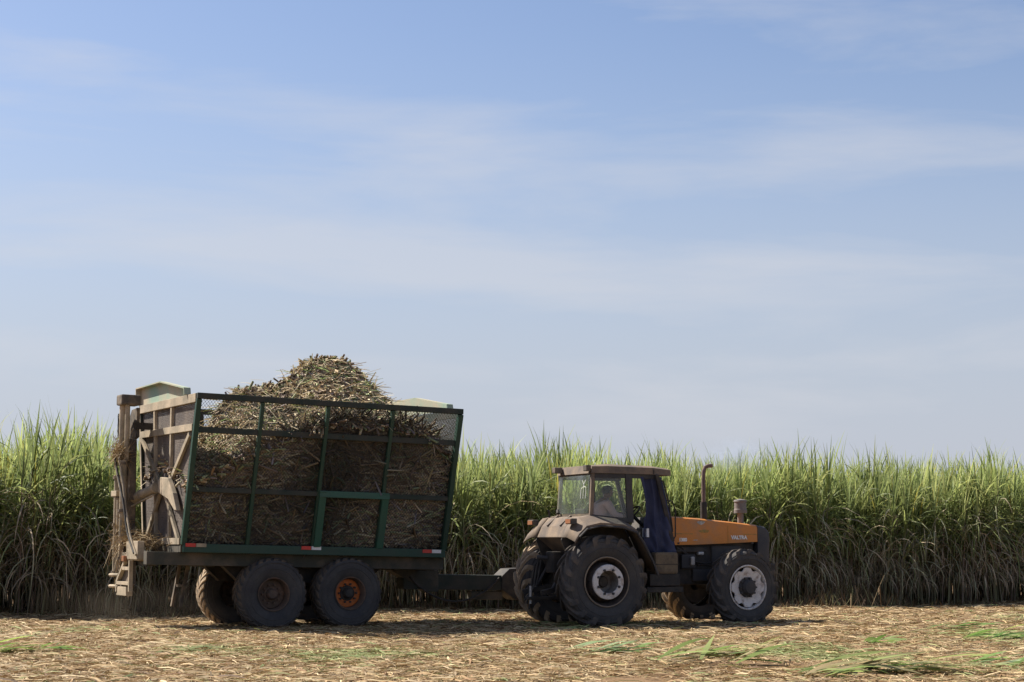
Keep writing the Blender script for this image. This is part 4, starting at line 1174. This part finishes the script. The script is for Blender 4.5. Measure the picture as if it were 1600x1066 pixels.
for s in (-1, 1):
    xo = 0.0 if s < 0 else 0.07
    pillar((-0.12 + xo, s * 0.745, 1.97), (-0.07 + xo, s * 0.735, 2.76), 0.06, 0.07, fm)
    pillar((0.67, s * 0.765, 1.86), (0.64, s * 0.755, 2.76), 0.05, 0.13, fd)
    pillar((1.525, s * 0.80, 1.52), (1.20, s * 0.815, 2.74), 0.05, 0.075, M['black'])
    MB().bar((-0.05, s * 0.745, 2.715), (1.25, s * 0.735, 2.71), 0.05, 0.085).build('header_rail', fd, tractor)
    MB().bar((-0.10, s * 0.76, 1.975), (0.66, s * 0.775, 1.90), 0.045, 0.07).build('window_sill', fd, tractor)
    g_ = MB().hexa([(-0.06, s * 0.752 - 0.004, 2.0), (0.61, s * 0.765 - 0.004, 1.93), (0.61, s * 0.765 + 0.004, 1.93), (-0.06, s * 0.752 + 0.004, 2.0),
                    (-0.03, s * 0.742 - 0.004, 2.68), (0.60, s * 0.742 - 0.004, 2.68), (0.60, s * 0.742 + 0.004, 2.68), (-0.03, s * 0.742 + 0.004, 2.68)])
    g_.build('side_window', M['glass'], tractor)
MB().bar((-0.11, -0.72, 2.00), (-0.045, 0.72, 2.00), 0.05, 0.05).build('rear_window_rail', fm, tractor)
MB().bar((-0.07, -0.72, 2.735), (0.0, 0.72, 2.735), 0.05, 0.05).build('rear_window_rail', fm, tractor)
rw = MB().hexa([(-0.17, -0.71, 2.03), (-0.16, -0.71, 2.03), (-0.10, 0.71, 2.03), (-0.11, 0.71, 2.03), (-0.115, -0.70, 2.72), (-0.105, -0.70, 2.72), (-0.045, 0.70, 2.72), (-0.055, 0.70, 2.72)]).build('rear_window', M['glass_dusty'], tractor)
# white strokes on the rear pane
def rwp(y, z, o=0.008):
    t = (z - 2.03) / 0.69; u = (y + 0.71) / 1.42
    return (-0.17 + 0.055 * t + 0.07 * u - o, y, z)
mk = MB()
for (ya, za, yb, zb_) in ((-0.38, 2.64, -0.47, 2.56), (-0.56, 2.64, -0.47, 2.56), (-0.47, 2.56, -0.47, 2.48), (-0.36, 2.48, -0.36, 2.30), (-0.47, 2.47, -0.47, 2.30), (-0.58, 2.50, -0.58, 2.30), (-0.36, 2.48, -0.47, 2.52), (-0.58, 2.5, -0.47, 2.53)):
    mk.bar(rwp(ya, za), rwp(yb, zb_), 0.008, 0.003, up=(1, 0, 0))
mk.build('window_marking', M['white'], rw)
MB().tube([rwp(0.66, 2.10, 0.02), rwp(0.60, 2.04, 0.03)], 0.03, n=8).build('window_latch', M['black'], rw)
# windscreen, dash, floor, seat, wheel
MB().hexa([(1.57, -0.62, 1.95), (1.578, -0.62, 1.95), (1.578, 0.62, 1.95), (1.57, 0.62, 1.95), (1.22, -0.70, 2.70), (1.228, -0.70, 2.70), (1.228, 0.70, 2.70), (1.22, 0.70, 2.70)]).build('windscreen', M['glass'], tractor)
MB().prism([(1.25, 1.2), (1.68, 1.2), (1.62, 1.95), (1.40, 1.98), (1.28, 1.75)], -0.45, 0.45).build('dashboard', M['black'], tractor, bevel=0.03)
MB().box(0.55, 1.65, -0.70, 0.70, 1.14, 1.20).build('cab_floor', M['black'], tractor)
MB().tube([(1.35, 0, 1.80), (1.10, 0, 2.03)], 0.035, n=10).build('steering_column', M['black'], tractor, smooth=40)
stw = MB().lathe([(0.20 + 0.017 * math.cos(a), 0.017 * math.sin(a)) for a in [2 * math.pi * k / 8 for k in range(8)]], 28, axis='z', close=True).build('steering_wheel', M['black'], tractor, smooth=60)
stw.location = (1.09, 0, 2.04); stw.rotation_euler = (0, R(-42), 0)
for k in range(3):
    a = 2 * math.pi * k / 3
    MB().tube([(0, 0, 0), (0.2 * math.cos(a), 0.2 * math.sin(a), 0)], 0.013, n=6).build('spoke', M['black'], stw, smooth=50)
seat = MB().box(0.16, 0.62, -0.25, 0.25, 1.56, 1.68).build('seat', M['black'], tractor, bevel=0.04)
MB().hexa([(0.08, -0.24, 1.66), (0.20, -0.24, 1.66), (0.20, 0.24, 1.66), (0.08, 0.24, 1.66), (0.0, -0.20, 2.12), (0.09, -0.20, 2.12), (0.09, 0.20, 2.12), (0.0, 0.20, 2.12)]).build('backrest', M['black'], seat, bevel=0.03)
MB().box(0.26, 0.52, -0.16, 0.16, 1.20, 1.57).build('seat_post', M['black'], seat)
MB().bar((0.95, 0.62, 1.2), (0.86, 0.66, 2.5), 0.07, 0.05).build('control_post', M['charcoal'], tractor)
# grab rail and mirror arm beside the door
MB().tube([(1.22, -0.80, 2.66), (1.32, -0.84, 2.62), (1.46, -0.80, 2.2), (1.56, -0.74, 1.7)], 0.016, n=8).build('grab_rail', M['black'], tractor, smooth=60)
MB().tube([(1.40, -0.74, 2.28), (1.54, -0.78, 2.26), (1.60, -0.78, 2.10), (1.63, -0.72, 1.62), (1.58, -0.7, 1.52)], 0.013, n=8).build('mirror_arm', M['black'], tractor, smooth=60)
MB().box(0.99, 1.04, -0.80, -0.62, 1.60, 1.76).build('door_plate', M['white_reflector'], tractor, bevel=0.005)

# --- blue cloth hung in the doorway
nu, nv = 46, 30
cvx = []
for i in range(nu):
    u = i / (nu - 1)
    for j in range(nv):
        v = j / (nv - 1)
        x0 = 0.90 + 0.42 * u + v * (0.02 + 0.32 * u)
        if v < 0.55: x0 += (1 - u) * 0.10 * (0.55 - v) * -0.4 + (1 - u) * 0.06 * math.sin(v * 5)
        x = x0 + 0.02 * math.sin(u * 19 + v * 3)
        y = -0.735 - 0.065 * math.sin(u * 15 + 2.2 * v) * (0.35 + 0.65 * v) - 0.03 * math.sin(u * 7 + 2) - 0.05 * v * math.sin(math.pi * u)
        y += 0.022 * math.sin(u * 31 + 6 * math.sin(v * 4)) * v + 0.02 * math.sin(v * 11 + u * 6) * v
        z = 2.70 - 1.42 * v + 0.03 * math.sin(u * 9) * v
        cvx.append((x, y, z))
cm = MB(); cm.v = cvx
cm.f = [(i * nv + j, i * nv + j + 1, (i + 1) * nv + j + 1, (i + 1) * nv + j) for i in range(nu - 1) for j in range(nv - 1)]
cl = cm.build('cloth', M['cloth'], None, smooth=80)
sm = cl.modifiers.new('thick', 'SOLIDIFY'); sm.thickness = 0.006
cl.location = tractor.location; cl.rotation_euler = tractor.rotation_euler
tag(cl, 'dark blue cloth hanging in the doorway of the tractor cab', 'cloth')

# ------------------------------------------------------------------ driver
def skin_body(name, verts, edges, radii, mat, parent=None, sub=2):
    me = bpy.data.meshes.new(name)
    me.from_pydata(verts, edges, [])
    o = bpy.data.objects.new(name, me); COL.objects.link(o); o.parent = parent
    m1 = o.modifiers.new('skin', 'SKIN'); m1.use_smooth_shade = True
    sk = me.skin_vertices[0].data
    for i, r_ in enumerate(radii):
        rx, ry = r_ if isinstance(r_, tuple) else (r_, r_)
        sk[i].radius = (rx, ry); sk[i].use_root = (i == 0)
    m2 = o.modifiers.new('sub', 'SUBSURF'); m2.levels = sub; m2.render_levels = sub
    me.materials.append(mat)
    return o
pv = [(0.36, 0, 1.74), (0.39, 0, 1.92), (0.46, 0, 2.10), (0.52, 0, 2.24), (0.56, 0, 2.32), (0.60, 0, 2.39), (0.63, 0, 2.46), (0.62, 0, 2.50)]
pr = [(0.13, 0.16), (0.12, 0.15), (0.13, 0.17), (0.09, 0.12), 0.055, 0.085, 0.09, 0.06]
pe = [(i, i + 1) for i in range(7)]
def limb(start, pts_, rads):
    prev = start
    for p_, r_ in zip(pts_, rads):
        pv.append(p_); pr.append(r_); pe.append((prev, len(pv) - 1)); prev = len(pv) - 1
    return prev
for s in (-1, 1):
    hnd = limb(3, [(0.52, s * 0.18, 2.22), (0.62, s * 0.25, 2.00), (0.84, s * 0.22, 1.98), (0.93, s * 0.19, 2.03)], [0.065, 0.05, 0.042, 0.034])
    for k in range(4):
        limb(hnd, [(0.985, s * (0.205 - 0.018 * k), 2.065 + 0.004 * k), (1.0, s * (0.20 - 0.018 * k), 2.035), (0.985, s * (0.197 - 0.018 * k), 2.01)], [0.0095, 0.009, 0.008])
    limb(hnd, [(0.955, s * 0.155, 2.045), (0.985, s * 0.148, 2.03)], [0.011, 0.009])
    limb(0, [(0.46, s * 0.10, 1.75), (0.84, s * 0.16, 1.74), (0.96, s * 0.15, 1.36), (0.94, s * 0.15, 1.25), (1.08, s * 0.16, 1.235)], [0.10, 0.075, 0.055, 0.045, 0.04])
person = skin_body('person', pv, pe, pr, M['skin'])
person.location = tractor.location; person.rotation_euler = tractor.rotation_euler
tag(person, 'driver in a faded pink shirt leaning forward inside the tractor cab', 'person')
sv_ = [(0.36, 0, 1.72), (0.39, 0, 1.92), (0.46, 0, 2.10), (0.52, 0, 2.23), (0.55, 0, 2.29)]
sr_ = [(0.15, 0.18), (0.14, 0.17), (0.15, 0.19), (0.11, 0.14), 0.075]
se_ = [(0, 1), (1, 2), (2, 3), (3, 4)]
for s in (-1, 1):
    b0 = len(sv_)
    sv_ += [(0.52, s * 0.185, 2.21), (0.62, s * 0.25, 2.00), (0.80, s * 0.225, 1.98)]; sr_ += [0.082, 0.068, 0.056]
    se_ += [(3, b0), (b0, b0 + 1), (b0 + 1, b0 + 2)]
skin_body('shirt', sv_, se_, sr_, M['shirt'], person)
tv_ = [(0.36, 0, 1.73), (0.40, 0, 1.80)]; tr_ = [(0.15, 0.18), (0.14, 0.17)]; te_ = [(0, 1)]
for s in (-1, 1):
    b0 = len(tv_)
    tv_ += [(0.46, s * 0.10, 1.755), (0.84, s * 0.16, 1.745), (0.955, s * 0.15, 1.36)]; tr_ += [0.115, 0.09, 0.07]
    te_ += [(0, b0), (b0, b0 + 1), (b0 + 1, b0 + 2)]
skin_body('trousers', tv_, te_, tr_, M['trousers'], person)
hm = MB()
hr = bmesh.new(); bmesh.ops.create_uvsphere(hr, u_segments=20, v_segments=14, radius=1.0)
for v in hr.verts:
    # hair over the crown and back, open at the face
    d = v.co.copy()
    f = 1.0
    if d.x > 0.25 and d.z < 0.35: f = 0.72
    if d.z < -0.55: f *= 0.8
    v.co = Vector((0.605 + d.x * 0.118 * f, d.y * 0.105 * f, 2.455 + d.z * 0.105 * f))
me = bpy.data.meshes.new('hair'); hr.to_mesh(me); hr.free(); me.materials.append(M['hair'])
for p_ in me.polygons: p_.use_smooth = True
ho = bpy.data.objects.new('hair', me); COL.objects.link(ho); ho.parent = person
fmb = MB()
fmb.add([(0.70, -0.012, 2.44), (0.70, 0.012, 2.44), (0.728, 0, 2.415), (0.70, 0, 2.41)], [(0, 1, 2), (0, 2, 3), (1, 3, 2), (0, 3, 1)])
fmb.build('nose', M['skin'], person)
for s in (-1, 1):
    MB().tube([(0.62, s * 0.088, 2.46), (0.61, s * 0.10, 2.43), (0.62, s * 0.088, 2.405)], 0.012, n=6).build('ear', M['skin'], person, smooth=60)
    MB().tube([(0.690, s * 0.032, 2.452), (0.700, s * 0.032, 2.452)], 0.010, n=8).build('eye', M['white'], person, smooth=60)
MB().bar((0.702, -0.022, 2.385), (0.702, 0.022, 2.385), 0.008, 0.008).build('mouth', M['lamp'], person)

# ------------------------------------------------------------------ cut green cane tops lying in the foreground
def clump(px, py, n, spread, length, yaw, label, seed, gcol=None):
    rr_ = random.Random(seed)
    d = CAM_H * 2850.0 / (py - 843.0)
    x = (px - 800.0) / 2850.0 * d
    root = empty('cut_cane_top', None, (x, d, float(ground_z(x, d))), (0, 0, 0))
    tag(root, label, 'cane leaves', 'cut green cane tops lying on the straw')
    length *= 0.8
    for k in range(int(n * 1.4)):
        lm = LeafMB()
        g = rr_.choice(gcol or [(0.20, 0.33, 0.06), (0.28, 0.38, 0.09), (0.33, 0.42, 0.16), (0.16, 0.28, 0.06)])
        a = yaw + rr_.gauss(0, 0.35)
        lm.blade((rr_.uniform(-spread, spread) * 0.5 - math.cos(a) * length * 0.4, rr_.uniform(-0.2, 0.2) - math.sin(a) * length * 0.4, rr_.uniform(0.02, 0.10)), a, R(rr_.uniform(5, 22)),
                 length * rr_.uniform(0.6, 1.15), rr_.uniform(0.05, 0.10), R(rr_.uniform(8, 35)), g, segs=8, twist=rr_.uniform(-0.8, 0.8))
        lm.build('leaf', M['leaf'], root)
G = [(0.25, 0.33, 0.10), (0.33, 0.39, 0.14), (0.19, 0.27, 0.08), (0.42, 0.38, 0.20), (0.38, 0.30, 0.17)]
PALE = [(0.36, 0.44, 0.26), (0.30, 0.40, 0.20), (0.22, 0.33, 0.10)]
clump(1130, 1040, 20, 1.1, 1.3, 0.25, 'long green cut leaves at the bottom edge right of centre, below the front wheel', 1, G)
clump(1290, 1060, 12, 0.5, 0.8, 0.4, 'green cut leaves cropped by the bottom edge, left of the largest bundle', 2, G)
clump(1380, 1053, 24, 1.1, 1.4, 0.2, 'largest bundle of bright green cut leaves at the bottom edge', 3, G)
clump(960, 1020, 16, 0.8, 0.8, 0.1, 'pale bluish green cut leaves on the straw in front of the rear tractor wheel', 4, PALE)
clump(1370, 1004, 8, 0.5, 0.6, 0.3, 'small tuft of green leaves on the straw at mid right', 5)
clump(1560, 1000, 9, 0.7, 0.9, 0.5, 'curved green leaf bundle near the right edge of the photo', 6)
clump(1500, 979, 12, 1.0, 0.8, 0.05, 'low dark green leaf patch on the straw closest to the cane at right', 7, [(0.15, 0.25, 0.07), (0.2, 0.3, 0.1)])
clump(60, 1019, 12, 0.9, 0.8, 0.1, 'green cut leaves on the straw at the far left', 8)
clump(1575, 1035, 14, 0.9, 0.8, 0.3, 'pale green cut leaves at the lower right corner', 9, PALE)

# ------------------------------------------------------------------ exhaust smoke and wheel dust (thin, real volumes)
def puff(name, label, cat, cen, rad, dens, col, nscale, seed):
    bm = bmesh.new(); bmesh.ops.create_icosphere(bm, subdivisions=3, radius=1.0)
    for v in bm.verts: v.co = Vector((v.co.x * rad[0], v.co.y * rad[1], v.co.z * rad[2]))
    me = bpy.data.meshes.new(name); bm.to_mesh(me); bm.free()
    m = bpy.data.materials.new(name); m.use_nodes = True
    nt = m.node_tree
    for n in list(nt.nodes): nt.nodes.remove(n)
    out = nt.nodes.new('ShaderNodeOutputMaterial'); pv_ = nt.nodes.new('ShaderNodeVolumePrincipled')
    pv_.inputs['Color'].default_value = (*col, 1)
    tc = nt.nodes.new('ShaderNodeTexCoord')
    mp = nt.nodes.new('ShaderNodeMapping'); mp.inputs['Scale'].default_value = (1 / rad[0], 1 / rad[1], 1 / rad[2])
    ln = nt.nodes.new('ShaderNodeVectorMath'); ln.operation = 'LENGTH'
    fall = nt.nodes.new('ShaderNodeMapRange'); fall.interpolation_type = 'SMOOTHSTEP'
    fall.inputs['From Min'].default_value = 0.0; fall.inputs['From Max'].default_value = 0.98
    fall.inputs['To Min'].default_value = 1.0; fall.inputs['To Max'].default_value = 0.0
    no = nt.nodes.new('ShaderNodeTexNoise'); no.inputs['Scale'].default_value = nscale; no.inputs['Detail'].default_value = 4
    nr_ = nt.nodes.new('ShaderNodeMapRange'); nr_.inputs['From Min'].default_value = 0.35; nr_.inputs['From Max'].default_value = 0.7
    mu = nt.nodes.new('ShaderNodeMath'); mu.operation = 'MULTIPLY'
    mu2 = nt.nodes.new('ShaderNodeMath'); mu2.operation = 'MULTIPLY'; mu2.inputs[1].default_value = dens
    l = nt.links.new
    l(tc.outputs['Object'], mp.inputs['Vector']); l(mp.outputs['Vector'], ln.inputs[0]); l(ln.outputs['Value'], fall.inputs['Value'])
    l(tc.outputs['Object'], no.inputs['Vector']); l(no.outputs['Fac'], nr_.inputs['Value'])
    l(fall.outputs['Result'], mu.inputs[0]); l(nr_.outputs['Result'], mu.inputs[1]); l(mu.outputs['Value'], mu2.inputs[0])
    l(mu2.outputs['Value'], pv_.inputs['Density']); l(pv_.outputs['Volume'], out.inputs['Volume'])
    me.materials.append(m)
    o = bpy.data.objects.new(name, me); COL.objects.link(o); o.location = cen
    tag(o, label, cat, kind='stuff')
    return o
def tloc(root, x, y, z):
    return Matrix.Rotation(root.rotation_euler.z, 4, 'Z') @ Vector((x, y, z)) + root.location
puff('exhaust_smoke', 'faint bluish exhaust smoke drifting above the tractor bonnet', 'smoke', tloc(tractor, 3.15, -0.28, 3.18), (0.70, 0.4, 0.42), 2.2, (0.70, 0.80, 0.95), 2.6, 1)
puff('wheel_dust', 'thin brown dust raised behind the rear trailer wheels', 'dust', tloc(trailer, -2.6, 0.4, 0.40), (2.6, 1.8, 0.55), 0.10, (0.72, 0.6, 0.46), 1.2, 2)
